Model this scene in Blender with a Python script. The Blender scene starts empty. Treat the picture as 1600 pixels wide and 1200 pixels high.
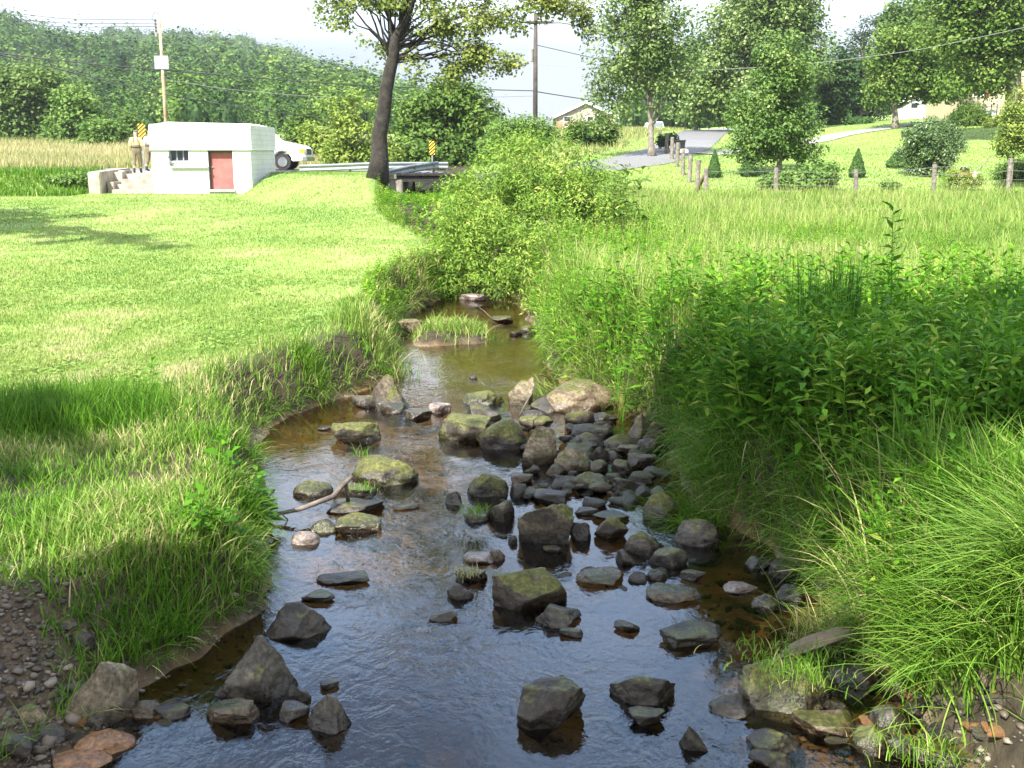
import bpy, bmesh, math, random
import numpy as np
from mathutils import Vector, Matrix, noise as mnoise

scene = bpy.context.scene
COL = scene.collection

# ------------------------------------------------------------------ camera, sky, sun, exposure
EYE, FPX, PITCH = 3.0, 1700.0, math.radians(11.96)
cam_data = bpy.data.cameras.new("camera")
cam_data.sensor_width = 36.0
cam_data.lens = 36.0 * FPX / 1600.0
cam_data.clip_start, cam_data.clip_end = 0.05, 5000.0
cam = bpy.data.objects.new("camera", cam_data)
COL.objects.link(cam)
cam.location = (0, 0, EYE)
cam.rotation_euler = (math.radians(90) - PITCH, 0, 0)
scene.camera = cam

SUN_AZ = math.radians(211)          # clockwise from +Y: behind the camera, a little to the left
SUN_EL = math.radians(47)
SUN = np.array([math.sin(SUN_AZ) * math.cos(SUN_EL), math.cos(SUN_AZ) * math.cos(SUN_EL), math.sin(SUN_EL)])
EXPOSURE = 1.75
sun_data = bpy.data.lights.new("sun", 'SUN')
sun_data.energy = 5.0
sun_data.angle = math.radians(0.55)
sun_data.color = (1.0, 0.955, 0.87)
sun = bpy.data.objects.new("sun", sun_data)
COL.objects.link(sun)
sun.rotation_euler = Vector(SUN).to_track_quat('Z', 'Y').to_euler()

world = bpy.data.worlds.new("World")
scene.world = world
world.use_nodes = True
wn, wl = world.node_tree.nodes, world.node_tree.links
wn.clear()
w_out = wn.new('ShaderNodeOutputWorld')
w_bg = wn.new('ShaderNodeBackground')
w_sky = wn.new('ShaderNodeTexSky')
w_sky.sky_type = 'NISHITA'
w_sky.sun_disc = False
w_sky.sun_elevation = SUN_EL
w_sky.sun_rotation = SUN_AZ
w_sky.air_density, w_sky.dust_density, w_sky.ozone_density = 1.0, 1.2, 1.6
w_tc = wn.new('ShaderNodeTexCoord')
w_map = wn.new('ShaderNodeMapping')
w_map.inputs['Scale'].default_value = (1.0, 1.0, 2.6)
w_noise = wn.new('ShaderNodeTexNoise')
w_noise.inputs['Scale'].default_value = 3.2
w_noise.inputs['Detail'].default_value = 7.0
w_noise.inputs['Roughness'].default_value = 0.55
w_noise.inputs['Distortion'].default_value = 0.3
w_ramp = wn.new('ShaderNodeValToRGB')
w_ramp.color_ramp.elements[0].position, w_ramp.color_ramp.elements[0].color = 0.36, (0.10, 0.10, 0.10, 1)
w_ramp.color_ramp.elements[1].position, w_ramp.color_ramp.elements[1].color = 0.60, (0.9, 0.9, 0.9, 1)
w_sep = wn.new('ShaderNodeSeparateXYZ')
w_hor = wn.new('ShaderNodeMapRange')            # thin haze cloud low over the land
w_hor.inputs['From Min'].default_value, w_hor.inputs['From Max'].default_value = 0.08, 0.42
w_hor.inputs['To Min'].default_value, w_hor.inputs['To Max'].default_value = 0.97, 0.12
w_max = wn.new('ShaderNodeMath'); w_max.operation = 'MAXIMUM'
w_mix = wn.new('ShaderNodeMix'); w_mix.data_type = 'RGBA'
w_two = wn.new('ShaderNodeMix'); w_two.data_type = 'RGBA'      # low haze is dimmer than the sunlit cloud higher up
w_lo = wn.new('ShaderNodeMix'); w_lo.data_type = 'RGBA'
w_lo.inputs['A'].default_value, w_lo.inputs['B'].default_value = (1.18, 1.36, 1.76, 1), (1.72, 1.78, 1.92, 1)
w_hi = wn.new('ShaderNodeMix'); w_hi.data_type = 'RGBA'         # blue away from the sun, bright warm white haze round it
w_hi.inputs['A'].default_value, w_hi.inputs['B'].default_value = (6.2, 6.0, 5.6, 1), (4.4, 6.5, 10.0, 1)
w_dir = wn.new('ShaderNodeMapRange')
w_dir.inputs['From Min'].default_value, w_dir.inputs['From Max'].default_value = 0.35, 0.75
wl.new(w_dir.outputs['Result'], w_hi.inputs['Factor'])
wl.new(w_lo.outputs['Result'], w_two.inputs['A']); w_two.inputs['B'].default_value = (5.4, 5.7, 6.2, 1)
w_three = wn.new('ShaderNodeMix'); w_three.data_type = 'RGBA'
w_up = wn.new('ShaderNodeMapRange'); w_up.inputs['From Min'].default_value, w_up.inputs['From Max'].default_value = 0.26, 0.42
wl.new(w_up.outputs['Result'], w_three.inputs['Factor'])
wl.new(w_two.outputs['Result'], w_three.inputs['A']); wl.new(w_hi.outputs['Result'], w_three.inputs['B'])
w_low = wn.new('ShaderNodeMapRange')
w_low.inputs['From Min'].default_value, w_low.inputs['From Max'].default_value = 0.09, 0.20
wl.new(w_three.outputs['Result'], w_mix.inputs['B'])
wl.new(w_tc.outputs['Generated'], w_map.inputs['Vector'])
wl.new(w_map.outputs['Vector'], w_noise.inputs['Vector'])
wl.new(w_noise.outputs['Fac'], w_ramp.inputs['Fac'])
wl.new(w_tc.outputs['Generated'], w_sep.inputs['Vector'])
wl.new(w_sep.outputs['Z'], w_hor.inputs['Value'])
wl.new(w_sep.outputs['Z'], w_low.inputs['Value'])
wl.new(w_sep.outputs['Z'], w_up.inputs['Value'])
wl.new(w_sep.outputs['Y'], w_dir.inputs['Value'])
wl.new(w_ramp.outputs['Color'], w_lo.inputs['Factor'])
wl.new(w_low.outputs['Result'], w_two.inputs['Factor'])
wl.new(w_ramp.outputs['Color'], w_max.inputs[0])
wl.new(w_hor.outputs['Result'], w_max.inputs[1])
wl.new(w_max.outputs['Value'], w_mix.inputs['Factor'])
wl.new(w_sky.outputs['Color'], w_mix.inputs['A'])
wl.new(w_mix.outputs['Result'], w_bg.inputs['Color'])
w_bg.inputs['Strength'].default_value = 0.14
wl.new(w_bg.outputs['Background'], w_out.inputs['Surface'])

scene.view_settings.view_transform = 'Standard'
scene.view_settings.look = 'None'
scene.view_settings.exposure = EXPOSURE
scene.view_settings.gamma = 1.0
scene.view_settings.use_curve_mapping = False
scene.render.engine = 'CYCLES'
scene.cycles.max_bounces = 7
scene.cycles.diffuse_bounces = 3
scene.cycles.glossy_bounces = 3
scene.cycles.transmission_bounces = 4
scene.cycles.transparent_max_bounces = 8
scene.cycles.sample_clamp_indirect = 6.0
scene.cycles.caustics_reflective = False
scene.cycles.caustics_refractive = False
scene.cycles.use_denoising = True

# ------------------------------------------------------------------ helpers
SP, CP = math.sin(PITCH), math.cos(PITCH)
def ray(px, py):
    a, b = (px - 800.0) / FPX, (600.0 - py) / FPX
    return np.array([a, CP + b * SP, -SP + b * CP])
def at(px, py, Y):
    r = ray(px, py); t = Y / r[1]
    return np.array([r[0] * t, Y, EYE + r[2] * t])
def gp(px, py, z=0.0):
    r = ray(px, py); t = (z - EYE) / r[2]
    return np.array([r[0] * t, r[1] * t, z])

def smooth(e0, e1, x):
    t = np.clip((np.asarray(x, float) - e0) / (e1 - e0), 0, 1)
    return t * t * (3 - 2 * t)
def _hash(i, j, s):
    n = (i * 374761393 + j * 668265263 + s * 974711) & 0x7fffffff
    n = ((n ^ (n >> 13)) * 1274126177) & 0x7fffffff
    return ((n ^ (n >> 16)) & 0xffff) / 65535.0
def vnoise(x, y, s=0):
    x = np.asarray(x, float); y = np.asarray(y, float)
    xi = np.floor(x).astype(np.int64); yi = np.floor(y).astype(np.int64)
    u = x - xi; v = y - yi
    u = u * u * (3 - 2 * u); v = v * v * (3 - 2 * v)
    return (_hash(xi, yi, s) * (1 - u) + _hash(xi + 1, yi, s) * u) * (1 - v) + (_hash(xi, yi + 1, s) * (1 - u) + _hash(xi + 1, yi + 1, s) * u) * v
def fbm(x, y, s=0, o=4):
    r, a, t = 0, .5, 0
    for k in range(o):
        r = r + a * vnoise(np.asarray(x) * 2 ** k, np.asarray(y) * 2 ** k, s + k * 7); t += a; a *= .5
    return r / t

def tag(o, label=None, cat=None, group=None, kind=None):
    if label: o['label'] = label
    if cat: o['category'] = cat
    if group: o['group'] = group
    if kind: o['kind'] = kind
    return o
def empty(name, loc, label, cat, group=None, rz=0.0):
    o = bpy.data.objects.new(name, None)
    o.empty_display_size = .2
    COL.objects.link(o)
    o.location = tuple(float(v) for v in loc); o.rotation_euler = (0, 0, rz)
    return tag(o, label, cat, group)

def mesh_obj(name, V, faces, mat, parent=None, var=None, smooth_=False, loc=None, extra=None):
    """V (n,3), faces: list of int arrays (m,k)."""
    me = bpy.data.meshes.new(name)
    V = np.ascontiguousarray(V, dtype=np.float32)
    fs = [np.asarray(f, dtype=np.int32) for f in faces if len(f)]
    me.vertices.add(len(V)); me.vertices.foreach_set('co', V.ravel())
    loops = np.concatenate([f.ravel() for f in fs])
    tot = np.concatenate([np.full(len(f), f.shape[1], np.int32) for f in fs])
    start = np.concatenate([[0], np.cumsum(tot)[:-1]]).astype(np.int32)
    me.loops.add(len(loops)); me.loops.foreach_set('vertex_index', loops)
    me.polygons.add(len(tot)); me.polygons.foreach_set('loop_start', start); me.polygons.foreach_set('loop_total', tot)
    if smooth_:
        me.polygons.foreach_set('use_smooth', np.ones(len(tot), bool))
    for nm, arr in ([('var', var)] if var is not None else []) + list((extra or {}).items()):
        a = me.attributes.new(nm, 'FLOAT', 'POINT')
        a.data.foreach_set('value', np.ascontiguousarray(arr, dtype=np.float32))
    me.update(calc_edges=True)
    if mat: me.materials.append(mat)
    o = bpy.data.objects.new(name, me)
    COL.objects.link(o)
    if parent: o.parent = parent
    if loc is not None: o.location = tuple(float(v) for v in loc)
    return o

class MB:
    """collects simple solids into ONE mesh"""
    def __init__(self): self.V, self.F, self.n = [], [], 0
    def add(self, V, F):
        V = np.asarray(V, float)
        for f in F: self.F.append([i + self.n for i in f])
        self.V.append(V); self.n += len(V); return self
    def box(self, c, s, rz=0.0, rx=0.0, ry=0.0):
        h = np.array(s) / 2
        P = np.array([[x, y, z] for z in (-1, 1) for y in (-1, 1) for x in (-1, 1)]) * h
        R = np.array(Matrix.Rotation(rz, 3, 'Z') @ Matrix.Rotation(ry, 3, 'Y') @ Matrix.Rotation(rx, 3, 'X'))
        return self.add(P @ R.T + np.array(c), [(0, 2, 3, 1), (4, 5, 7, 6), (0, 1, 5, 4), (2, 6, 7, 3), (0, 4, 6, 2), (1, 3, 7, 5)])
    def tube(self, pts, rad, n=8, cap=True):
        pts = np.asarray(pts, float); m = len(pts)
        rad = np.full(m, rad, float) if np.isscalar(rad) else np.asarray(rad, float)
        T = np.gradient(pts, axis=0); T /= np.linalg.norm(T, axis=1)[:, None] + 1e-9
        ref = np.array([0, 0, 1.]) if abs(T[0][2]) < .9 else np.array([0, 1., 0])
        V = []
        for i in range(m):
            a = np.cross(T[i], ref); a /= np.linalg.norm(a) + 1e-9
            b = np.cross(T[i], a)
            for k in range(n):
                t = 2 * math.pi * k / n
                V.append(pts[i] + rad[i] * (math.cos(t) * a + math.sin(t) * b))
        F = [(i * n + k, i * n + (k + 1) % n, (i + 1) * n + (k + 1) % n, (i + 1) * n + k) for i in range(m - 1) for k in range(n)]
        if cap: F += [tuple(range(n - 1, -1, -1)), tuple((m - 1) * n + k for k in range(n))]
        return self.add(V, F)
    def prism(self, poly, y0, y1, axis='y'):
        """polygon (a,b) extruded along an axis; axis y: (x,z) polygon"""
        n = len(poly)
        def mk(p, d): return {'y': (p[0], d, p[1]), 'x': (d, p[0], p[1]), 'z': (p[0], p[1], d)}[axis]
        V = [mk(p, y0) for p in poly] + [mk(p, y1) for p in poly]
        F = [tuple(range(n)), tuple(range(2 * n - 1, n - 1, -1))] + [(i, i + n, (i + 1) % n + n, (i + 1) % n) for i in range(n)]
        return self.add(V, F)
    def build(self, name, mat, parent=None, loc=None, bevel=0.0, smooth_=False):
        me = bpy.data.meshes.new(name)
        me.from_pydata(np.concatenate(self.V).tolist(), [], self.F)
        bm = bmesh.new(); bm.from_mesh(me)
        bmesh.ops.recalc_face_normals(bm, faces=bm.faces)
        if bevel > 0:
            bmesh.ops.bevel(bm, geom=[e for e in bm.edges if e.calc_face_angle(0) > .6], offset=bevel, segments=2, affect='EDGES', clamp_overlap=True)
        for f in bm.faces: f.smooth = smooth_
        bm.to_mesh(me); bm.free()
        if mat: me.materials.append(mat)
        o = bpy.data.objects.new(name, me); COL.objects.link(o)
        if parent: o.parent = parent
        if loc is not None: o.location = tuple(float(v) for v in loc)
        return o

# ------------------------------------------------------------------ materials
def new_mat(name):
    m = bpy.data.materials.new(name); m.use_nodes = True
    nt = m.node_tree; nt.nodes.clear()
    return m, nt.nodes, nt.links, nt.nodes.new('ShaderNodeOutputMaterial')
def ramp(N, stops):
    r = N.new('ShaderNodeValToRGB'); e = r.color_ramp.elements
    while len(e) < len(stops): e.new(.5)
    for i, (p, c) in enumerate(stops):
        e[i].position = p; e[i].color = (c[0], c[1], c[2], 1) if not np.isscalar(c) else (c, c, c, 1)
    return r
def noise(N, L, scale, detail=5, rough=.55, coord='Object', vec=None, dist=0.0):
    n = N.new('ShaderNodeTexNoise')
    n.inputs['Scale'].default_value, n.inputs['Detail'].default_value = scale, detail
    n.inputs['Roughness'].default_value = rough; n.inputs['Distortion'].default_value = dist
    if vec is None:
        t = N.new('ShaderNodeTexCoord'); vec = t.outputs[coord]
    L.new(vec, n.inputs['Vector']); return n
def mixc(N, L, fac, a, b, mode='MIX'):
    m = N.new('ShaderNodeMix'); m.data_type = 'RGBA'; m.blend_type = mode
    for s, v in (('Factor', fac), ('A', a), ('B', b)):
        if isinstance(v, (tuple, list)): m.inputs[s].default_value = (v[0], v[1], v[2], 1)
        elif np.isscalar(v): m.inputs[s].default_value = v
        else: L.new(v, m.inputs[s])
    return m.outputs['Result']
def math_(N, L, op, a, b=None):
    m = N.new('ShaderNodeMath'); m.operation = op
    for i, v in enumerate((a, b)):
        if v is None: continue
        if np.isscalar(v): m.inputs[i].default_value = v
        else: L.new(v, m.inputs[i])
    return m.outputs['Value']
def foliage(name, stops, transl=0.35, rough=.6, spec=.12):
    m, N, L, out = new_mat(name)
    a = N.new('ShaderNodeAttribute'); a.attribute_name = 'var'
    r = ramp(N, stops); L.new(a.outputs['Fac'], r.inputs['Fac'])
    p = N.new('ShaderNodeBsdfPrincipled')
    L.new(r.outputs['Color'], p.inputs['Base Color']); p.inputs['Roughness'].default_value = rough
    p.inputs['Specular IOR Level'].default_value = spec
    t = N.new('ShaderNodeBsdfTranslucent')
    L.new(mixc(N, L, .5, r.outputs['Color'], (.45, .6, .08), 'MIX') if False else r.outputs['Color'], t.inputs['Color'])
    mx = N.new('ShaderNodeMixShader'); mx.inputs['Fac'].default_value = transl
    L.new(p.outputs['BSDF'], mx.inputs[1]); L.new(t.outputs['BSDF'], mx.inputs[2])
    L.new(mx.outputs['Shader'], out.inputs['Surface']); return m
def surf(name, c1, c2, scale=3.0, rough=.7, bump=.2, bscale=None, metal=0.0, spec=.4, stops=(.35, .65), coord='Object', detail=6, dist=0.02):
    m, N, L, out = new_mat(name)
    p = N.new('ShaderNodeBsdfPrincipled')
    n = noise(N, L, scale, detail, .6, coord)
    r = ramp(N, [(stops[0], c1), (stops[1], c2)]); L.new(n.outputs['Fac'], r.inputs['Fac'])
    L.new(r.outputs['Color'], p.inputs['Base Color'])
    p.inputs['Roughness'].default_value = rough; p.inputs['Metallic'].default_value = metal
    p.inputs['Specular IOR Level'].default_value = spec
    if bump:
        b = N.new('ShaderNodeBump'); b.inputs['Strength'].default_value = bump; b.inputs['Distance'].default_value = dist
        n2 = noise(N, L, bscale or scale * 4, 5, .6, coord)
        L.new(n2.outputs['Fac'], b.inputs['Height']); L.new(b.outputs['Normal'], p.inputs['Normal'])
    L.new(p.outputs['BSDF'], out.inputs['Surface']); return m
def glass_mat(name, col=(.02, .025, .03)):
    m, N, L, out = new_mat(name)
    p = N.new('ShaderNodeBsdfPrincipled'); p.inputs['Base Color'].default_value = (*col, 1)
    p.inputs['Roughness'].default_value = .04; p.inputs['Specular IOR Level'].default_value = .8
    L.new(p.outputs['BSDF'], out.inputs['Surface']); return m

M = {}
M['white_paint'] = surf('white_paint', (.57, .58, .565), (.66, .66, .64), 2.2, .65, .25, 14)
M['red_door'] = surf('red_door', (.27, .075, .07), (.36, .11, .10), 3, .55, .1, 20)
M['dark_frame'] = surf('dark_frame', (.05, .045, .04), (.09, .08, .07), 5, .6, .1)
M['concrete'] = surf('concrete', (.33, .31, .28), (.55, .52, .47), 2.5, .85, .35, 30)
M['pale_concrete'] = surf('pale_concrete', (.19, .16, .125), (.34, .31, .265), 2.6, .85, .3, 25)
M['old_concrete'] = surf('old_concrete', (.12, .11, .09), (.27, .25, .21), 4, .9, .4, 25)
M['asphalt'] = surf('asphalt', (.10, .10, .105), (.15, .15, .155), 1.2, .9, .25, 60, coord='Generated')
M['gravel_lot'] = surf('gravel_lot', (.16, .155, .14), (.25, .24, .225), 3, .95, .3, 60)
M['wood_post'] = surf('wood_post', (.085, .075, .058), (.21, .19, .155), 8, .9, .5, 25)
M['plank_wood'] = surf('plank_wood', (.09, .068, .045), (.19, .15, .10), 6, .85, .5, 22)
M['stick_wood'] = surf('stick_wood', (.055, .044, .036), (.15, .125, .10), 9, .8, .5, 25)
M['dark_timber'] = surf('dark_timber', (.008, .0065, .0055), (.022, .018, .0145), 5, .8, .4, 20)
M['steel'] = surf('steel', (.15, .17, .18), (.22, .245, .255), 4, .5, .05, metal=.3)
M['wire'] = surf('wire', (.03, .03, .03), (.05, .05, .05), 4, .6, 0)
M['pale_wire'] = surf('pale_wire', (.16, .16, .155), (.22, .22, .22), 4, .6, 0)
M['rust_pole'] = surf('rust_pole', (.22, .14, .07), (.42, .33, .22), 2.5, .7, .2)
M['tar_pole'] = surf('tar_pole', (.035, .028, .025), (.075, .06, .05), 3, .85, .3)
M['sign_back'] = surf('sign_back', (.20, .21, .22), (.27, .285, .29), 3, .5, 0, metal=.2)
M['sign_yellow'] = surf('sign_yellow', (.75, .42, .015), (.85, .50, .03), 3, .5, 0)
M['sign_black'] = surf('sign_black', (.012, .012, .012), (.02, .02, .02), 3, .5, 0)
M['car_white'] = surf('car_white', (.70, .72, .73), (.76, .78, .78), 1, .25, 0, spec=.6)
M['car_trim'] = surf('car_trim', (.025, .026, .03), (.045, .045, .05), 4, .5, 0)
M['car_chrome'] = surf('car_chrome', (.45, .47, .5), (.6, .62, .64), 3, .25, 0, metal=.9)
M['tyre'] = surf('tyre', (.015, .015, .015), (.03, .03, .03), 5, .85, .1)
M['lamp_glass'] = surf('lamp_glass', (.55, .55, .5), (.7, .7, .66), 4, .2, 0)
M['amber'] = surf('amber', (.75, .25, .02), (.85, .33, .04), 4, .3, 0)
M['glass'] = glass_mat('window_glass')
M['pale_glass'] = glass_mat('pale_glass', (.16, .20, .24))
M['cream_siding'] = surf('cream_siding', (.36, .30, .19), (.43, .37, .25), 2, .75, .1)
M['roof_grey'] = surf('roof_grey', (.16, .15, .145), (.25, .24, .23), 6, .9, .3)
M['shutter_red'] = surf('shutter_red', (.22, .05, .04), (.28, .07, .055), 3, .6, .1)
M['brick'] = surf('brick', (.30, .13, .085), (.40, .20, .13), 9, .85, .3)
M['mower_red'] = surf('mower_red', (.38, .05, .05), (.45, .08, .07), 4, .4, 0)
M['mower_grey'] = surf('mower_grey', (.45, .45, .45), (.6, .6, .6), 4, .4, 0)
M['skin'] = surf('skin', (.42, .24, .16), (.50, .30, .21), 5, .6, 0)
M['shirt_yellow'] = surf('shirt_yellow', (.62, .46, .17), (.72, .56, .26), 8, .85, .2)
M['shirt_blue'] = surf('shirt_blue', (.42, .52, .66), (.52, .62, .74), 8, .85, .2)
M['waders'] = surf('waders', (.10, .082, .045), (.16, .13, .08), 8, .85, .2)
M['boot'] = surf('boot', (.035, .033, .028), (.06, .055, .045), 8, .8, .2)
M['cap_grey'] = surf('cap_grey', (.10, .12, .12), (.15, .17, .16), 8, .85, .1)
M['mud_rock'] = surf('mud_rock', (.05, .04, .03), (.12, .095, .07), 3, .95, .5, 12)
m, N, L, out = new_mat('white_block_paint')                     # painted block work: faint courses, weathered paint
p = N.new('ShaderNodeBsdfPrincipled'); tc = N.new('ShaderNodeTexCoord'); sx = N.new('ShaderNodeSeparateXYZ'); L.new(tc.outputs['Object'], sx.inputs[0])
cb = N.new('ShaderNodeCombineXYZ'); L.new(math_(N, L, 'ADD', sx.outputs['X'], sx.outputs['Y']), cb.inputs[0]); L.new(sx.outputs['Z'], cb.inputs[1])
bk = N.new('ShaderNodeTexBrick'); L.new(cb.outputs[0], bk.inputs['Vector']); bk.inputs['Scale'].default_value = 1.0
bk.inputs['Brick Width'].default_value, bk.inputs['Row Height'].default_value, bk.inputs['Mortar Size'].default_value = .40, .20, .012
bk.inputs['Color1'].default_value, bk.inputs['Color2'].default_value, bk.inputs['Mortar'].default_value = (1, 1, 1, 1), (.94, .94, .94, 1), (.80, .80, .79, 1)
st = ramp(N, [(.28, (.40, .40, .37)), (.45, (.56, .565, .55)), (.7, (.63, .635, .62))]); L.new(noise(N, L, 1.6, 8, .68).outputs['Fac'], st.inputs['Fac'])
L.new(mixc(N, L, 1.0, st.outputs['Color'], bk.outputs['Color'], 'MULTIPLY'), p.inputs['Base Color']); p.inputs['Roughness'].default_value = .7
bb_ = N.new('ShaderNodeBump'); bb_.inputs['Strength'].default_value = .5; bb_.inputs['Distance'].default_value = .012; L.new(bk.outputs['Fac'], bb_.inputs['Height']); bb_.invert = True
L.new(bb_.outputs['Normal'], p.inputs['Normal']); L.new(p.outputs['BSDF'], out.inputs['Surface']); M['white_block'] = m
# bark
M['bark_dark'] = surf('bark_dark', (.012, .010, .008), (.042, .036, .029), 5, .95, .7, 16, stops=(.4, .72), dist=.05)
M['bark_grey'] = surf('bark_grey', (.10, .085, .065), (.22, .195, .16), 4, .95, .6, 12, dist=.05)
# leaves (var 0..1 picks a leaf colour)
M['leaf_sycamore'] = foliage('leaf_sycamore', [(0, (.07, .115, .022)), (.55, (.145, .195, .038)), (1, (.28, .31, .085))], .38)
M['leaf_mid'] = foliage('leaf_mid', [(0, (.045, .095, .016)), (.6, (.095, .165, .028)), (1, (.18, .24, .055))], .32)
M['leaf_dark'] = foliage('leaf_dark', [(0, (.020, .048, .012)), (.6, (.038, .08, .02)), (1, (.075, .12, .035))], .25)
M['leaf_light'] = foliage('leaf_light', [(0, (.075, .15, .03)), (.6, (.13, .22, .045)), (1, (.23, .31, .09))], .36)
M['leaf_silver'] = foliage('leaf_silver', [(0, (.07, .125, .028)), (.55, (.14, .21, .055)), (1, (.32, .37, .19))], .34)
M['leaf_pear'] = foliage('leaf_pear', [(0, (.05, .11, .02)), (.6, (.10, .18, .03)), (1, (.22, .28, .08))], .3, .45, .25)
M['leaf_conifer'] = foliage('leaf_conifer', [(0, (.018, .036, .014)), (.6, (.032, .055, .02)), (1, (.065, .085, .03))], .12)
M['leaf_cone'] = foliage('leaf_cone', [(0, (.035, .085, .018)), (.6, (.06, .125, .03)), (1, (.10, .18, .05))], .2)
M['leaf_yellow'] = foliage('leaf_yellow', [(0, (.12, .19, .03)), (.6, (.21, .28, .05)), (1, (.38, .42, .12))], .38)
M['leaf_rhodo'] = foliage('leaf_rhodo', [(0, (.030, .068, .015)), (.6, (.065, .12, .028)), (1, (.15, .20, .08))], .15, .4, .4)
M['leaf_thicket'] = foliage('leaf_thicket', [(0, (.075, .15, .022)), (.45, (.13, .23, .03)), (.8, (.20, .30, .045)), (1, (.33, .36, .09))], .36)
M['leaf_hill'] = foliage('leaf_hill', [(0, (.017, .045, .009)), (.4, (.046, .098, .014)), (.75, (.090, .16, .024)), (1, (.15, .215, .045))], .25)
M['leaf_weed'] = foliage('leaf_weed', [(0, (.036, .12, .006)), (.5, (.085, .22, .011)), (.85, (.16, .30, .022)), (1, (.27, .35, .05))], .36)
M['grass_lawn'] = foliage('grass_lawn', [(0, (.10, .19, .032)), (.5, (.195, .275, .062)), (.85, (.27, .33, .105)), (1, (.38, .37, .18))], .3, .6)
M['grass_bank'] = foliage('grass_bank', [(0, (.035, .11, .007)), (.45, (.10, .215, .014)), (.75, (.20, .28, .06)), (.87, (.34, .32, .13)), (1, (.46, .38, .21))], .35, .5)
M['grass_field'] = foliage('grass_field', [(0, (.085, .18, .025)), (.5, (.165, .26, .042)), (.76, (.25, .32, .08)), (.9, (.40, .36, .17)), (1, (.50, .42, .25))], .35, .55)
M['grass_arch'] = foliage('grass_arch', [(0, (.08, .19, .02)), (.6, (.16, .30, .035)), (1, (.28, .38, .07))], .38, .5, .2)
M['grass_dry'] = foliage('grass_dry', [(0, (.14, .20, .05)), (.4, (.27, .27, .11)), (1, (.43, .36, .20))], .3, .7)
M['rush'] = foliage('rush', [(0, (.025, .07, .012)), (.7, (.05, .11, .018)), (1, (.14, .15, .05))], .25)
M['moss_hair'] = foliage('moss_hair', [(0, (.05, .075, .008)), (.6, (.11, .14, .016)), (1, (.20, .21, .04))], .2)
# ------------------------------------------------------------------ the land
# creek edges at water level (left, right), read upstream
EDGE = [(-8, -2.6, 2.2), (0, -2.55, 2.1), (3.2, -2.4, 2.05)]
for py, pl, pr in [(1150, 190, 1420), (1050, 300, 1385), (1000, 390, 1330), (950, 425, 1285), (900, 432, 1240), (850, 432, 1200), (800, 425, 1085),
                   (740, 428, 1045), (700, 432, 1032), (660, 446, 1010), (630, 520, 965), (600, 612, 880), (570, 627, 850), (540, 628, 842),
                   (515, 626, 830), (495, 640, 818), (480, 668, 808), (468, 690, 800), (456, 725, 790)]:
    a, b = gp(pl, py), gp(pr, py)
    EDGE.append((a[1], a[0], b[0]))
EDGE += [(27, -1.6, .1), (31, -2.7, -1.0), (37, -4.0, -2.3), (43, -4.6, -2.4), (50, -4.6, -2.4), (70, -4.6, -2.2)]
EDGE = np.array(EDGE)
def edges(y): return np.interp(y, EDGE[:, 0], EDGE[:, 1]), np.interp(y, EDGE[:, 0], EDGE[:, 2])

def land_left(x, y):
    z = np.interp(y, [-20, 4, 8, 12, 20, 30, 38, 46, 60], [.75, .48, .52, .62, .85, 1.08, 1.28, 1.42, 1.6])
    z = z + .05 * (fbm(x * .25, y * .25, 3) - .5) + .03 * np.clip(-x - 3, 0, 12)* np.clip((14 - y) / 10, 0, 1)
    y0 = np.interp(x, [-60, -22, -19.5, -17.6, -17.4, -10.7, -10.4, -7.5, -3], [44, 43.5, 44, 44.5, 47.8, 47.8, 41.5, 36.5, 36])
    y1 = np.interp(x, [-60, -22, -19.5, -17.6, -17.4, -10.7, -10.4, -7.5, -3], [47.5, 47, 46.8, 47, 48.6, 48.6, 48.5, 43, 42])
    top = np.interp(y, [40, 62, 80, 100, 140, 300], [2.2, 2.2, 3.0, 4.4, 5.5, 8])
    e = smooth(0, 1, (y - y0) / (y1 - y0))
    return z * (1 - e) + top * e
def land_right(x, y):
    z = np.interp(y, [-20, 3, 6, 12, 20, 30, 45, 50, 55, 60, 70, 85, 95, 120, 160, 300], [1.0, .75, .8, .9, .98, 1.1, 1.28, 1.8, 2.3, 2.7, 3.3, 4.4, 4.9, 5.3, 6.0, 8.0])
    k = smooth(47, 85, y)
    z = z + np.clip(x - 22, 0, 60) * .075 * k
    z = z - np.clip(4 - x, 0, 9) * .1 * smooth(50, 56, y) * (1 - smooth(90, 130, y))
    return z + .06 * (fbm(x * .3, y * .3, 9) - .5)
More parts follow.
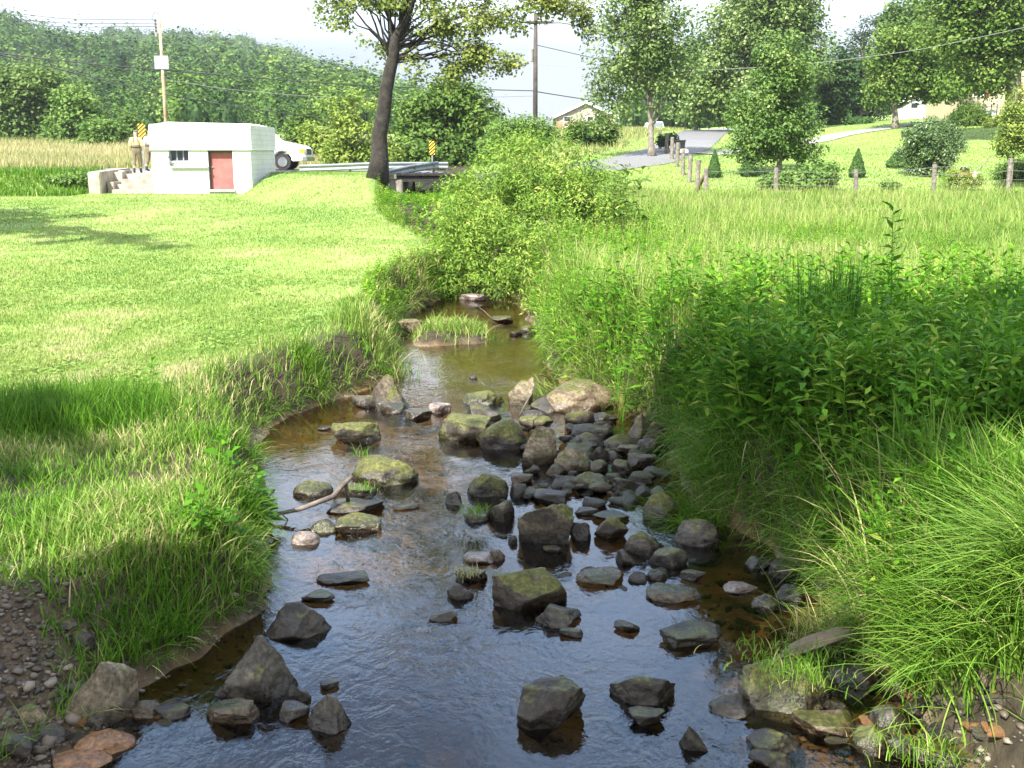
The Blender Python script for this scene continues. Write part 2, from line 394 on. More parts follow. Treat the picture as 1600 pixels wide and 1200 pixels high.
# stepped gravel shore, bottom left, and stony shore bottom right
def hgt(x, y):
    x = np.asarray(x, float); y = np.asarray(y, float)
    xl, xr = edges(y)
    wob = .30 * (fbm(x * 1.5, y * 1.5, 5) - .5) + .20 * (fbm(x * 5, y * 5, 15) - .5)
    dl = xl - x + wob; dr = x - xr + wob                # > 0 on the bank
    bank_l = np.interp(y, [-5, 5.2, 6.3, 6.9, 8.5, 10, 11, 14, 20, 40], [1.6, 1.5, 1.0, .5, .45, .5, .85, .6, .6, .9])
    bank_r = np.interp(y, [-5, 4, 6, 7.2, 9, 12, 15, 20, 40], [1.1, 1.0, .75, .5, .45, .6, .6, .7, 1.0])
    el = smooth(-.12, 1, dl / bank_l); er = smooth(-.12, 1, dr / bank_r)
    rough = .035 * (fbm(x * 4, y * 4, 21) - .5)
    bed = -.17 + .12 * fbm(x * 1.3, y * 1.3, 33) + rough
    # sand bar, upper right of the pool
    bar = np.exp(-(((x - 1.72) / .6) ** 2 + ((y - 6.65) / .55) ** 2)); bed = bed + .12 * bar
    mid = np.clip(np.minimum(-dl, -dr), 0, 1); bed = bed - .10 * mid + 1.45 * smooth(31, 38, y) + .6 * smooth(44.2, 47, y)
    # grassy mud island
    isl = np.exp(-(np.maximum(0, np.abs(x + 1.0) - .35) / .28) ** 2 - (np.maximum(0, np.abs(y - 18.0) - .55) / .45) ** 2); bed = bed + (.30 + .14 * (fbm(x * 6, y * 6, 27) - .5)) * isl
    LL, RR = land_left(x, y), land_right(x, y)
    join = smooth(43, 56, y)
    z = bed * (1 - el) * (1 - er) + LL * el + RR * er
    # beyond the road the creek is out of sight: the two sides merge
    t = smooth(-6, 2, x)
    far = LL * (1 - t) + RR * t
    return z * (1 - join) + far * join
def h1(x, y): return float(hgt(np.array([x]), np.array([y]))[0])
def on_ground(px, py, guess_z=1.0, it=12):
    """ground point seen at a pixel"""
    r = ray(px, py); t0, t1 = 3.0, 400.0
    t = t0
    while t < t1:
        p = r * t
        if EYE + p[2] < h1(p[0], p[1]): break
        t *= 1.01
    return np.array([p[0], p[1], h1(p[0], p[1])])

def axis(segs):
    out = []
    for a, b, st in segs: out.append(np.arange(a, b, st))
    return np.concatenate(out + [[segs[-1][1]]])
GX = axis([(-1000, -200, 100), (-200, -60, 12), (-60, -24, 2), (-24, -6, .6), (-6, 6.5, .1), (6.5, 14, .4), (14, 60, 1.2), (60, 200, 14), (200, 1000, 100)])
GY = axis([(-40, -6, 3), (-6, 3, .6), (3, 14, .09), (14, 28, .2), (28, 62, .45), (62, 130, 1.6), (130, 300, 10), (300, 1150, 100)])
gx, gy = np.meshgrid(GX, GY)
gz = hgt(gx, gy)
fl = smooth(130, 400, gy)
gz = gz * (1 - fl) + 8 * fl
V = np.stack([gx, gy, gz], -1).reshape(-1, 3)
nx, ny = len(GX), len(GY)
i = np.arange(nx * ny).reshape(ny, nx)
F = np.stack([i[:-1, :-1], i[:-1, 1:], i[1:, 1:], i[1:, :-1]], -1).reshape(-1, 4)
def lawn_mask(x, y):
    xl, xr = edges(y)
    m = smooth(np.where(y > 17, .3, .55), np.where(y > 17, .8, 1.3), xl - x - .25 * (fbm(x * 1.2, y * .8, 61) - .5)) * smooth(8.3, 10.2, y - .35 * np.clip(x + 4, -3, 2) + 1.6 * (fbm(x * .8, y * .8, 44) - .5))
    return m
LM = lawn_mask(V[:, 0], V[:, 1])
xl, xr = edges(V[:, 1])
near = (V[:, 1] < 45)
dirt = np.where(near, 1 - smooth(-.03, .05, V[:, 2] + .2 * (fbm(V[:, 0] * 3, V[:, 1] * 3, 77) - .5)), 0)
gravel = np.clip(1.3 - np.hypot((V[:, 0] + 3.05) / .95, (V[:, 1] - 5.2) / 1.15), 0, 1)
depth_shade = (1 - smooth(5.9, 7.4, V[:, 1] + .8 * (fbm(V[:, 0], V[:, 1], 19) - .5))) * (1 - smooth(1.1, 1.7, V[:, 0]))  # near pool bed painted darker, imitating light lost in deeper water
yard = np.where((V[:, 0] > xr) & (V[:, 1] > 46), 1.0, 0.0)

m, N, L, out = new_mat('ground_earth_and_turf')
p = N.new('ShaderNodeBsdfPrincipled'); p.inputs['Specular IOR Level'].default_value = .25
geo = N.new('ShaderNodeNewGeometry')
def attr(N, nm):
    a = N.new('ShaderNodeAttribute'); a.attribute_name = nm; return a.outputs['Fac']
n1 = noise(N, L, .35, 6, .6, vec=geo.outputs['Position']); n2 = noise(N, L, 7, 6, .65, vec=geo.outputs['Position']); n3 = noise(N, L, 38, 4, .6, vec=geo.outputs['Position'])
vor = N.new('ShaderNodeTexVoronoi'); vor.inputs['Scale'].default_value = 19; L.new(geo.outputs['Position'], vor.inputs['Vector'])
vor2 = N.new('ShaderNodeTexVoronoi'); vor2.inputs['Scale'].default_value = 46; L.new(geo.outputs['Position'], vor2.inputs['Vector'])
turf = ramp(N, [(.3, (.115, .195, .038)), (.5, (.19, .265, .062)), (.72, (.265, .31, .10))]); L.new(n1.outputs['Fac'], turf.inputs['Fac'])
turf2 = ramp(N, [(.3, (.08, .16, .022)), (.7, (.24, .32, .085))]); L.new(n3.outputs['Fac'], turf2.inputs['Fac'])
turfc = mixc(N, L, .5, turf.outputs['Color'], turf2.outputs['Color'])
earth = ramp(N, [(.3, (.018, .014, .008)), (.6, (.045, .036, .02)), (.8, (.085, .068, .04))]); L.new(n2.outputs['Fac'], earth.inputs['Fac'])
sand = ramp(N, [(.25, (.06, .038, .018)), (.5, (.15, .092, .038)), (.75, (.24, .15, .065))]); L.new(n2.outputs['Fac'], sand.inputs['Fac'])
peb = ramp(N, [(0, (.055, .042, .030)), (.35, (.13, .10, .075)), (.7, (.20, .17, .13)), (1, (.30, .26, .21))])
sepc = N.new('ShaderNodeSeparateColor'); L.new(vor.outputs['Color'], sepc.inputs['Color']); L.new(sepc.outputs['Red'], peb.inputs['Fac'])
peb2 = ramp(N, [(0, (.07, .045, .025)), (.5, (.17, .12, .07)), (1, (.28, .22, .15))])
sepd = N.new('ShaderNodeSeparateColor'); L.new(vor2.outputs['Color'], sepd.inputs['Color']); L.new(sepd.outputs['Red'], peb2.inputs['Fac'])
pmask = ramp(N, [(.45, 0), (.58, 1)]); L.new(noise(N, L, 1.7, 4, .6, vec=geo.outputs['Position']).outputs['Fac'], pmask.inputs['Fac'])
bedc = mixc(N, L, pmask.outputs['Color'], sand.outputs['Color'], mixc(N, L, .55, peb.outputs['Color'], peb2.outputs['Color']))
bedc = mixc(N, L, attr(N, 'depth_shade'), bedc, mixc(N, L, .6, bedc, (.03, .024, .014)))
c = mixc(N, L, attr(N, 'lawn'), earth.outputs['Color'], turfc)
c = mixc(N, L, attr(N, 'dirt'), c, bedc)
c = mixc(N, L, attr(N, 'gravel'), c, mixc(N, L, .8, mixc(N, L, .5, peb.outputs['Color'], peb2.outputs['Color']), (.30, .27, .24), 'MULTIPLY'))
L.new(c, p.inputs['Base Color'])
p.inputs['Roughness'].default_value = .85
b1 = N.new('ShaderNodeBump'); b1.inputs['Strength'].default_value = .6; b1.inputs['Distance'].default_value = .02
hh = math_(N, L, 'ADD', n3.outputs['Fac'], math_(N, L, 'MULTIPLY', vor.outputs['Distance'], math_(N, L, 'MULTIPLY', attr(N, 'gravel'), -1.6)))
L.new(hh, b1.inputs['Height']); L.new(b1.outputs['Normal'], p.inputs['Normal'])
L.new(p.outputs['BSDF'], out.inputs['Surface']); M['ground'] = m
lawn_all = np.clip(np.maximum(LM, yard), 0, 1) * np.where(V[:, 1] > 62, np.where(V[:, 0] < 4, .8, 1), 1)
ground = mesh_obj('ground', V, [F], m, smooth_=True, extra={'lawn': lawn_all, 'dirt': dirt, 'gravel': gravel, 'depth_shade': depth_shade})
tag(ground, 'grassy valley floor with a muddy stony creek bed', 'ground', kind='structure')

# ------------------------------------------------------------------ water of the creek
m, N, L, out = new_mat('creek_water')
geo = N.new('ShaderNodeNewGeometry')
mp = N.new('ShaderNodeMapping'); mp.inputs['Scale'].default_value = (1.0, .8, 1.0); L.new(geo.outputs['Position'], mp.inputs['Vector'])
na = noise(N, L, 7.5, 3, .55, vec=mp.outputs['Vector'], dist=1.3); nb = noise(N, L, 22, 2, .5, vec=mp.outputs['Vector'], dist=.8); nc = noise(N, L, 1.1, 3, .6, vec=geo.outputs['Position'])
amp = ramp(N, [(.36, .10), (.64, 1)]); L.new(nc.outputs['Fac'], amp.inputs['Fac'])
hsum = math_(N, L, 'ADD', na.outputs['Fac'], math_(N, L, 'MULTIPLY', nb.outputs['Fac'], .3))
bp = N.new('ShaderNodeBump'); bp.inputs['Distance'].default_value = .022
L.new(math_(N, L, 'MULTIPLY', amp.outputs['Color'], .42), bp.inputs['Strength']); L.new(hsum, bp.inputs['Height'])
gl = N.new('ShaderNodeBsdfGlossy'); gl.inputs['Roughness'].default_value = .03; gl.inputs['Color'].default_value = (1, 1, 1, 1); L.new(bp.outputs['Normal'], gl.inputs['Normal'])
tr = N.new('ShaderNodeBsdfTransparent'); tr.inputs['Color'].default_value = (.62, .54, .38, 1)
fr = N.new('ShaderNodeFresnel'); fr.inputs['IOR'].default_value = 1.44; L.new(bp.outputs['Normal'], fr.inputs['Normal'])
mx = N.new('ShaderNodeMixShader'); L.new(fr.outputs['Fac'], mx.inputs['Fac']); L.new(tr.outputs['BSDF'], mx.inputs[1]); L.new(gl.outputs['BSDF'], mx.inputs[2])
L.new(mx.outputs['Shader'], out.inputs['Surface']); M['water'] = m
wy = np.arange(-6, 40, .5); WV, WF = [], []
for k, y in enumerate(wy):
    a, b = edges(y)
    WV += [(a - 1.6, y, 0), (b + 1.3, y, 0)]
    if k: WF.append((2 * k - 2, 2 * k - 1, 2 * k + 1, 2 * k))
water = mesh_obj('water', np.array(WV), [np.array(WF)], m)
tag(water, 'shallow clear creek water reflecting the sky between stones', 'water', kind='structure')

# ------------------------------------------------------------------ roads
def ribbon(name, pts, w, mat, label, lift=.06, nx_=7):
    pts = np.array(pts, float)
    s = np.concatenate([[0], np.cumsum(np.hypot(*np.diff(pts[:, :2], axis=0).T))])
    q = np.arange(0, s[-1], .7)
    x, y = np.interp(q, s, pts[:, 0]), np.interp(q, s, pts[:, 1])
    for _ in range(6):
        x[1:-1] = (x[:-2] + 2 * x[1:-1] + x[2:]) / 4; y[1:-1] = (y[:-2] + 2 * y[1:-1] + y[2:]) / 4
    tx, ty = np.gradient(x), np.gradient(y); n = np.hypot(tx, ty); tx, ty = tx / n, ty / n
    ww = np.interp(q, s, np.broadcast_to(w, (len(pts),)))
    u = np.linspace(-.5, .5, nx_)
    X = x[:, None] - ty[:, None] * u * ww[:, None]; Y = y[:, None] + tx[:, None] * u * ww[:, None]
    Z = hgt(X, Y) + lift - .03 * (2 * np.abs(u)) ** 4
    V = np.stack([X, Y, Z], -1).reshape(-1, 3)
    i = np.arange(len(V)).reshape(len(q), nx_)
    F = np.stack([i[:-1, :-1], i[:-1, 1:], i[1:, 1:], i[1:, :-1]], -1).reshape(-1, 4)
    o = mesh_obj(name, V, [F], mat, smooth_=True)
    return tag(o, label, 'road', kind='structure')
ribbon('road', [(-120, 56), (-45, 55), (-20, 55), (-10, 54), (-4, 52.5), (2, 54), (6.5, 58), (10.5, 70), (15, 88), (20, 108), (24, 128), (26, 150)],
       [6.5, 6.5, 6.5, 6.5, 6, 5, 4, 3.8, 3.8, 4.2, 4.6, 4.6], M['asphalt'], 'grey asphalt country road crossing the creek and climbing away')
ribbon('parking_area', [(-24, 50.2), (-17, 50.0), (-9.5, 51.0)], [2.5, 5.0, 3], M['gravel_lot'], 'gravel pull off beside the white block building', .03)
ribbon('driveway', [(11.0, 64), (14.5, 68.5), (18.5, 74), (24, 82), (34, 89)], 2.2, M['gravel_lot'], 'pale driveway branching off the road across the lawn', .07)
ribbon('garden_path', [(26.5, 56.5), (29, 58.5), (33, 60), (40, 61)], 1.1, M['gravel_lot'], 'narrow gravel path crossing the lawn by the mower', .05, 4)
# ------------------------------------------------------------------ the hill and its wood
RIDGE = [(-500, 30), (-200, 22), (-60, 30), (0, 22), (50, 36), (120, 50), (170, 42), (230, 44), (300, 42), (350, 48), (410, 62), (470, 78), (520, 96), (580, 114), (640, 142), (700, 185), (760, 222), (850, 240), (1000, 252), (1200, 262)]
RP = np.array([at(px, py, 700.0) for px, py in RIDGE])
def hill_z(x, y):
    s = x * 700.0 / np.maximum(y, 60)
    top = np.interp(s, RP[:, 0], RP[:, 2] - 12)
    t = np.clip((y - 125) / (700 - 125), 0, 1)
    prof = t ** 1.4 * (1 + .10 * np.sin(t * 9 + s * .012) * (1 - t))
    back = np.where(y > 700, 1 - .5 * ((y - 700) / 400) ** 2, 1)
    z = 4 + (top - 4) * prof * back
    # spur on the left, nearer
    spur = np.exp(-((x + 215 + (y - 330) * .35) / 75) ** 2) * smooth(190, 330, y) * (1 - smooth(420, 600, y)) * 17
    gul = 7 * (fbm(x * .012, y * .012, 8) - .5) * smooth(130, 260, y) * (1 - smooth(560, 700, y))
    return np.maximum(z + spur + gul, -3)
HX = np.linspace(-620, 260, 150); HY = np.concatenate([np.linspace(118, 700, 90), np.linspace(715, 1050, 10)])
hx, hy = np.meshgrid(HX, HY); V = np.stack([hx, hy, hill_z(hx, hy) - 1.5], -1).reshape(-1, 3)
nx, ny = len(HX), len(HY); i = np.arange(nx * ny).reshape(ny, nx)
F = np.stack([i[:-1, :-1], i[:-1, 1:], i[1:, 1:], i[1:, :-1]], -1).reshape(-1, 4)
M['forest_floor'] = surf('forest_floor', (.012, .022, .008), (.025, .045, .014), .05, .95, 0)
tag(mesh_obj('hill', V, [F], M['forest_floor'], smooth_=True), 'long wooded hill rising behind the valley', 'hill', kind='structure')

def leaf_quads(P, size, aspect, rng, up=.6, out=None, outw=0.0, droop=0.0):
    """rhombic leaves at P; returns V (n*4,3), F"""
    n = len(P); size = np.broadcast_to(size, (n,))
    nrm = rng.normal(size=(n, 3)); nrm[:, 2] = np.abs(nrm[:, 2]) + up
    if out is not None: nrm += out * outw
    nrm /= np.linalg.norm(nrm, axis=1)[:, None]
    d = rng.normal(size=(n, 3)); d[:, 2] -= droop
    d -= (d * nrm).sum(1)[:, None] * nrm; d /= np.linalg.norm(d, axis=1)[:, None] + 1e-9
    s = np.cross(nrm, d)
    Lh = (size / 2)[:, None]; Wh = (size * aspect / 2)[:, None]
    V = np.stack([P - d * Lh, P + s * Wh - d * Lh * .1, P + d * Lh, P - s * Wh - d * Lh * .1], 1).reshape(-1, 3)
    F = np.arange(n * 4).reshape(n, 4)
    return V, F
def join(parts):
    Vs, Fs, vs, n = [], {}, [], 0
    for V, Fl, v in parts:
        for f in Fl: Fs.setdefault(f.shape[1], []).append(f + n)
        Vs.append(V); vs.append(v); n += len(V)
    return np.concatenate(Vs), [np.concatenate(f) for f in Fs.values()], np.concatenate(vs)

rng = np.random.default_rng(4)
def wood(name, label, xs, ys, n, size, leaves, seed, mat, zoff=0.0, hfun=hill_z, leafk=.30):
    rng = np.random.default_rng(seed)
    y = ys[0] + (ys[1] - ys[0]) * rng.random(n) ** 1.15
    s = rng.uniform(xs[0], xs[1], n)
    x = s * y / 700.0
    z = hfun(x, y)
    ok = np.ones(n, bool)
    r = size * rng.uniform(.65, 1.45, n)
    hgt_ = r * rng.uniform(1.15, 2.1, n)
    tone = np.clip(rng.normal(.42, .27, n) + .25 * (fbm(x * .02, y * .02, 2) - .5), 0, 1)
    k = leaves
    u = rng.normal(size=(n, k, 3)); u /= np.linalg.norm(u, axis=2)[:, :, None]
    u[:, :, 2] = np.where(u[:, :, 2] < -.25, -u[:, :, 2], u[:, :, 2])
    rad = .72 + .36 * rng.random((n, k, 1)) ** .6
    lump = 1 + .34 * np.sin(u[:, :, :1] * 7 + x[:, None, None]) * np.sin(u[:, :, 1:2] * 6 + y[:, None, None])
    P = u * rad * lump * np.stack([r, r, hgt_], -1)[:, None, :] + np.stack([x, y, z + zoff + hgt_ * .5], -1)[:, None, :]
    P = P.reshape(-1, 3); outv = u.reshape(-1, 3)
    tn = np.repeat(tone, k) + rng.normal(0, .13, n * k)
    V, F = leaf_quads(P, np.repeat(r, k) * leafk * rng.uniform(.75, 1.35, n * k), .8, rng, .2, outv, 2.4)
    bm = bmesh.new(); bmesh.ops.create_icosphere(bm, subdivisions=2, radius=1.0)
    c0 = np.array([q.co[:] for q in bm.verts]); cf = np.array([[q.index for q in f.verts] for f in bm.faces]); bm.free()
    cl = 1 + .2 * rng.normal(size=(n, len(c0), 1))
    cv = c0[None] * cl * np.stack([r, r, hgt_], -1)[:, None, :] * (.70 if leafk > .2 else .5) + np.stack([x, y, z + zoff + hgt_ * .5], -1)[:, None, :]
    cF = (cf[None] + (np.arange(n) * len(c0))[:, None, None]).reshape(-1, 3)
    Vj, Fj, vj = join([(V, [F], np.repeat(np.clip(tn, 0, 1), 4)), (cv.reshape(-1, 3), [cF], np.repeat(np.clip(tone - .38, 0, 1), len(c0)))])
    o = mesh_obj(name, Vj, Fj, mat, var=vj)
    return tag(o, label, 'wood', kind='stuff')
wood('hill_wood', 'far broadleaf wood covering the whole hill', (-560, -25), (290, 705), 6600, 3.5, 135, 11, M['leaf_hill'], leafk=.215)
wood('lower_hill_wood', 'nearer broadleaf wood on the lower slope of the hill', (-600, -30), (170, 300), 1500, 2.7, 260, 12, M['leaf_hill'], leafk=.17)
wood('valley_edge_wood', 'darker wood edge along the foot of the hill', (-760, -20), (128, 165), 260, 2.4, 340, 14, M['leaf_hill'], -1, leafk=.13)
# far wood closing the view behind the road on the right
wood('far_right_wood', 'hazy far wood behind the road and houses on the right', (75, 560), (175, 230), 300, 4.0, 260, 13, M['leaf_hill'], 0, leafk=.15, hfun=lambda x, y: 5.5 + .02 * np.clip(x, 0, 99))

# ------------------------------------------------------------------ trees
def limb_pts(a, b, sag, n=7, rng=None, wob=.0):
    t = np.linspace(0, 1, n)[:, None]
    P = a * (1 - t) + b * t
    P[:, 2] += sag * np.sin(math.pi * t[:, 0])
    if rng is not None: P[1:-1] += rng.normal(0, wob, (n - 2, 3))
    return P
def tree(name, label, base, trunk, tr, ells, nclump, nleaf, leaf, mat, bark, seed, group=None, cr=(.5, 1.0), asp=.62, shell=.45, flat=.75, limbs=14, fmin=.15, limb_k=.42, droop=0.0, up=.5, trunk_name='trunk', nseg=10, cat='tree', outw=.7, tone=.42):
    """base: world point. trunk: list of (dx,dy,dz). ells: (cx,cy,cz,rx,ry,rz,weight) relative to base."""
    rng = np.random.default_rng(seed)
    root = empty(name, base, label, cat, group)
    tp = np.array(trunk, float)
    s = np.linspace(0, 1, len(tp)); q = np.linspace(0, 1, 14)
    TP = np.stack([np.interp(q, s, tp[:, k]) for k in range(3)], 1)
    TP[1:-1, :2] += rng.normal(0, tr * .12, (12, 2))
    rad = tr * (1 - .72 * q); rad[0] *= 1.45; rad[1] *= 1.12
    mb = MB().tube(TP, rad, nseg)
    E = np.array(ells, float); w = E[:, 6] if E.shape[1] > 6 else E[:, 3] * E[:, 4] * E[:, 5]
    pick = rng.choice(len(E), nclump, p=w / w.sum())
    u = rng.normal(size=(nclump, 3)); u /= np.linalg.norm(u, axis=1)[:, None]
    C = E[pick, :3] + u * E[pick, 3:6] * (rng.random((nclump, 1)) ** shell)
    order = rng.permutation(nclump)[:limbs]
    for k in order:
        c = C[k]
        # leave the trunk somewhat below the clump
        f = np.clip((c[2] * .72 - TP[0, 2]) / max(TP[-1, 2] - TP[0, 2], .1), fmin, .97) * rng.uniform(.82, 1)
        a = np.array([np.interp(f, q, TP[:, j]) for j in range(3)])
        r0 = max(tr * (1 - .72 * f) * limb_k, tr * .08)
        n = 7; mb.tube(limb_pts(a, c, .08 * np.linalg.norm(c - a), n, rng, .03 * np.linalg.norm(c - a)), np.linspace(r0, r0 * .2, n), 5)
    mb.build(trunk_name, bark, root, smooth_=True)
    rr = rng.uniform(cr[0], cr[1], nclump)
    ct = rng.normal(tone, .16, nclump)
    cnt = np.maximum(4, (nleaf * (rr / rr.mean()) ** 2).astype(int))
    idx = np.repeat(np.arange(nclump), cnt)
    g = rng.normal(size=(len(idx), 3)); gl = np.linalg.norm(g, axis=1)[:, None]
    g = g / gl * rng.random((len(idx), 1)) ** .45
    P = C[idx] + g * rr[idx][:, None] * np.array([1, 1, flat])
    ov = g + .6 * u[idx]
    V, F = leaf_quads(P, leaf * rng.uniform(.65, 1.35, len(P)), asp, rng, up, ov, outw, droop)
    v = np.clip(ct[idx] + rng.normal(0, .17, len(P)), 0, 1)
    mesh_obj('crown', V, [F], mat, root, var=np.repeat(v, 4))
    return root
def base_at(px, Y, sink=.05):
    p = at(px, 240, Y); return np.array([p[0], Y, h1(p[0], Y) - sink])
def pxm(Y): return Y / FPX * 1.0          # metres per photo pixel at distance Y (near enough)

def ptree(name, label, px, Y, ptop, pbot, plist, tr, ncl, nlf, leaf, mat, bark, seed, base=None, trunk_px=None, **kw):
    """a tree stood at distance Y; crown ellipses given as (px,py,rx,ry) in photo units, turned into metres at Y with real depth"""
    b = base if base is not None else base_at(px, Y)
    ells = []
    for (ex, ey, rx, ry, *w) in plist:
        c = at(ex, ey, Y) - b; k = pxm(Y)
        ells.append((c[0], c[1], c[2], rx * k, max(rx, ry * .5) * k * .9, ry * k, w[0] if w else rx * rx * ry))
    if trunk_px: tk = [tuple(at(tx, ty, Y) - b) for tx, ty in trunk_px]; tk[0] = (0, 0, 0)
    else:
        top = max(e[2] for e in ells); cx = np.mean([e[0] for e in ells]); tk = [(0, 0, 0), (cx * .3, 0, top * .4), (cx, 0, top)]
    return tree(name, label, b, tk, tr, ells, ncl, nlf, leaf, mat, bark, seed, **kw)

# the big sycamore by the bridge: crown reaches far above the picture
SYC = base_at(588, 41.5)
ptree('sycamore_tree', 'tall dark trunked sycamore leaning over the bridge end', 588, 41.5, 0, 265,
      [(560, -60, 75, 85, 120000), (660, -40, 90, 90, 120000), (600, 5, 62, 30, 26000), (690, 40, 60, 40, 52000), (745, 85, 45, 44, 62000), (770, 30, 55, 38, 56000), (860, 8, 60, 28, 62000), (660, 100, 18, 28, 9000), (800, 95, 20, 26, 12000), (915, 30, 24, 26, 14000), (500, 6, 16, 12, 7000), (640, -190, 170, 110, 320000), (532, 22, 30, 34, 24000), (705, 112, 40, 26, 22000), (585, 62, 20, 40, 16000), (640, 100, 22, 18, 9000)],
      .32, 460, 54, .125, M['leaf_sycamore'], M['bark_dark'], 21, base=SYC, trunk_px=[(588, 268), (596, 205), (606, 130), (616, 75), (634, 20), (655, -60), (650, -200)], cr=(.28, .62), limbs=64, fmin=.52, limb_k=.22, tone=.62, asp=.85, shell=.75, nseg=16, droop=.5)
# small pale tree right behind the sycamore
ptree('young_ash_tree', 'thin yellow green young tree half hidden by the dark sycamore trunk', 560, 58, 0, 0, [(535, 160, 34, 24), (560, 185, 40, 40), (590, 225, 34, 30), (525, 225, 30, 28), (570, 245, 60, 18)], .12, 70, 80, .2, M['leaf_yellow'], M['bark_grey'], 22, cr=(.45, .9))
ptree('broadleaf_tree', 'dense deep green round tree behind the striped bridge marker', 700, 66, 0, 0, [(680, 185, 52, 50), (735, 185, 52, 52), (640, 215, 40, 40), (770, 225, 25, 30), (700, 155, 45, 28), (690, 240, 75, 18)], .2, 150, 110, .26, M['leaf_mid'], M['bark_grey'], 23, cr=(.7, 1.3), outw=.9)
ptree('sumac_tree', 'grey green feathery low tree at the foot of the dark utility pole', 815, 55, 0, 0, [(815, 205, 45, 22), (780, 225, 30, 22), (845, 215, 25, 22)], .1, 70, 90, .24, M['leaf_light'], M['bark_grey'], 24, asp=.32, cr=(.4, .8), droop=.8)
ptree('slender_road_tree', 'tall airy tree with slender bare trunk beside the climbing road', 1019, 62, 0, 0, [(1000, 70, 70, 60), (975, 135, 55, 38), (1055, 110, 45, 45), (1010, 20, 75, 40), (960, 100, 35, 30), (1035, 175, 35, 25), (1000, -30, 60, 40), (945, 178, 30, 26, 40000)], .2, 215, 85, .2, M['leaf_silver'], M['bark_grey'], 25, trunk_px=[(1019, 262), (1016, 200), (1013, 120), (1010, 10)], cr=(.6, 1.15))
ptree('silver_maple_tree', 'huge pale green maple filling the sky behind the fence', 1190, 92, 0, 0, [(1180, 60, 85, 70), (1230, 55, 65, 62), (1120, 90, 45, 60), (1240, 120, 50, 40), (1160, 150, 70, 40), (1200, -10, 75, 40), (1100, 150, 38, 32)], .45, 320, 140, .30, M['leaf_silver'], M['bark_grey'], 26, cr=(1.0, 1.9))
ptree('shaded_road_tree', 'dark green tree in the gap above the road', 1085, 112, 0, 0, [(1075, 130, 30, 50), (1095, 165, 35, 30), (1080, 80, 18, 25)], .25, 90, 90, .4, M['leaf_dark'], M['bark_grey'], 27, cr=(.9, 1.5))
ptree('pear_tree', 'upright bright pear tree standing just behind the near fence', 1219, 52, 0, 0, [(1210, 150, 62, 48), (1200, 190, 66, 36), (1222, 95, 46, 44, 150000), (1235, 120, 44, 40), (1180, 220, 45, 24), (1250, 195, 38, 34), (1222, 215, 50, 26), (1190, 238, 42, 16), (1250, 235, 34, 16), (1150, 175, 24, 30)], .13, 270, 95, .15, M['leaf_pear'], M['bark_grey'], 28, trunk_px=[(1219, 268), (1220, 220), (1224, 150), (1228, 80)], cr=(.4, .8), limbs=26)
ptree('cedar_tree', 'dark cedar with two ragged spires rising above the yard trees', 1340, 105, 0, 0, [(1342, 60, 9, 48, 9000), (1357, 62, 9, 45, 9000), (1345, 120, 28, 45, 60000), (1325, 160, 30, 32, 40000), (1360, 165, 30, 30, 36000)], .3, 230, 60, .3, M['leaf_conifer'], M['bark_grey'], 29, cr=(.5, 1.1), asp=.3, limbs=20, up=.1)
ptree('dark_yard_tree', 'dark rounded evergreen behind the clipped round shrub', 1300, 100, 0, 0, [(1305, 140, 32, 45), (1295, 180, 30, 22), (1320, 110, 20, 30)], .3, 100, 90, .32, M['leaf_dark'], M['bark_grey'], 30, cr=(.8, 1.3))
ptree('yard_maple_tree', 'fresh green maple with short dark trunk in the middle of the yard', 1397, 84, 0, 0, [(1400, 110, 45, 42), (1440, 110, 52, 40), (1375, 140, 26, 26), (1475, 130, 42, 30), (1420, 70, 50, 32), (1500, 100, 30, 40)], .26, 250, 110, .26, M['leaf_mid'], M['bark_grey'], 31, trunk_px=[(1397, 197), (1397, 165), (1402, 120), (1415, 70)], cr=(.8, 1.4), tone=.55)
ptree('old_maple_tree', 'massive dark maple with thick grey trunk shading the cream house', 1583, 70, 0, 0, [(1540, 50, 60, 55), (1580, 20, 60, 60), (1490, 60, 48, 50), (1550, 100, 45, 28), (1500, 120, 40, 20), (1495, 138, 26, 16), (1556, 122, 40, 20), (1610, 70, 50, 40), (1530, -20, 90, 45)], .55, 330, 110, .24, M['leaf_mid'], M['bark_grey'], 32, trunk_px=[(1583, 175), (1582, 100), (1588, 30), (1595, -60)], cr=(.8, 1.4), limbs=30, tone=.5)
ptree('hazy_back_tree', 'pale distant tree showing above the yard maple', 1420, 130, 0, 0, [(1420, 40, 45, 35), (1390, 70, 30, 30), (1460, 30, 40, 35)], .4, 110, 90, .45, M['leaf_mid'], M['bark_grey'], 33, cr=(1.2, 2.0))
ptree('thin_sapling', 'thin stemmed yellow green sapling at the last fence post', 1583, 47, 0, 0, [(1583, 205, 26, 34), (1590, 165, 18, 30), (1568, 225, 18, 16), (1602, 225, 18, 20)], .05, 90, 60, .12, M['leaf_yellow'], M['bark_grey'], 34, trunk_px=[(1585, 292), (1583, 250), (1584, 190), (1588, 140)], cr=(.25, .5), limbs=18)
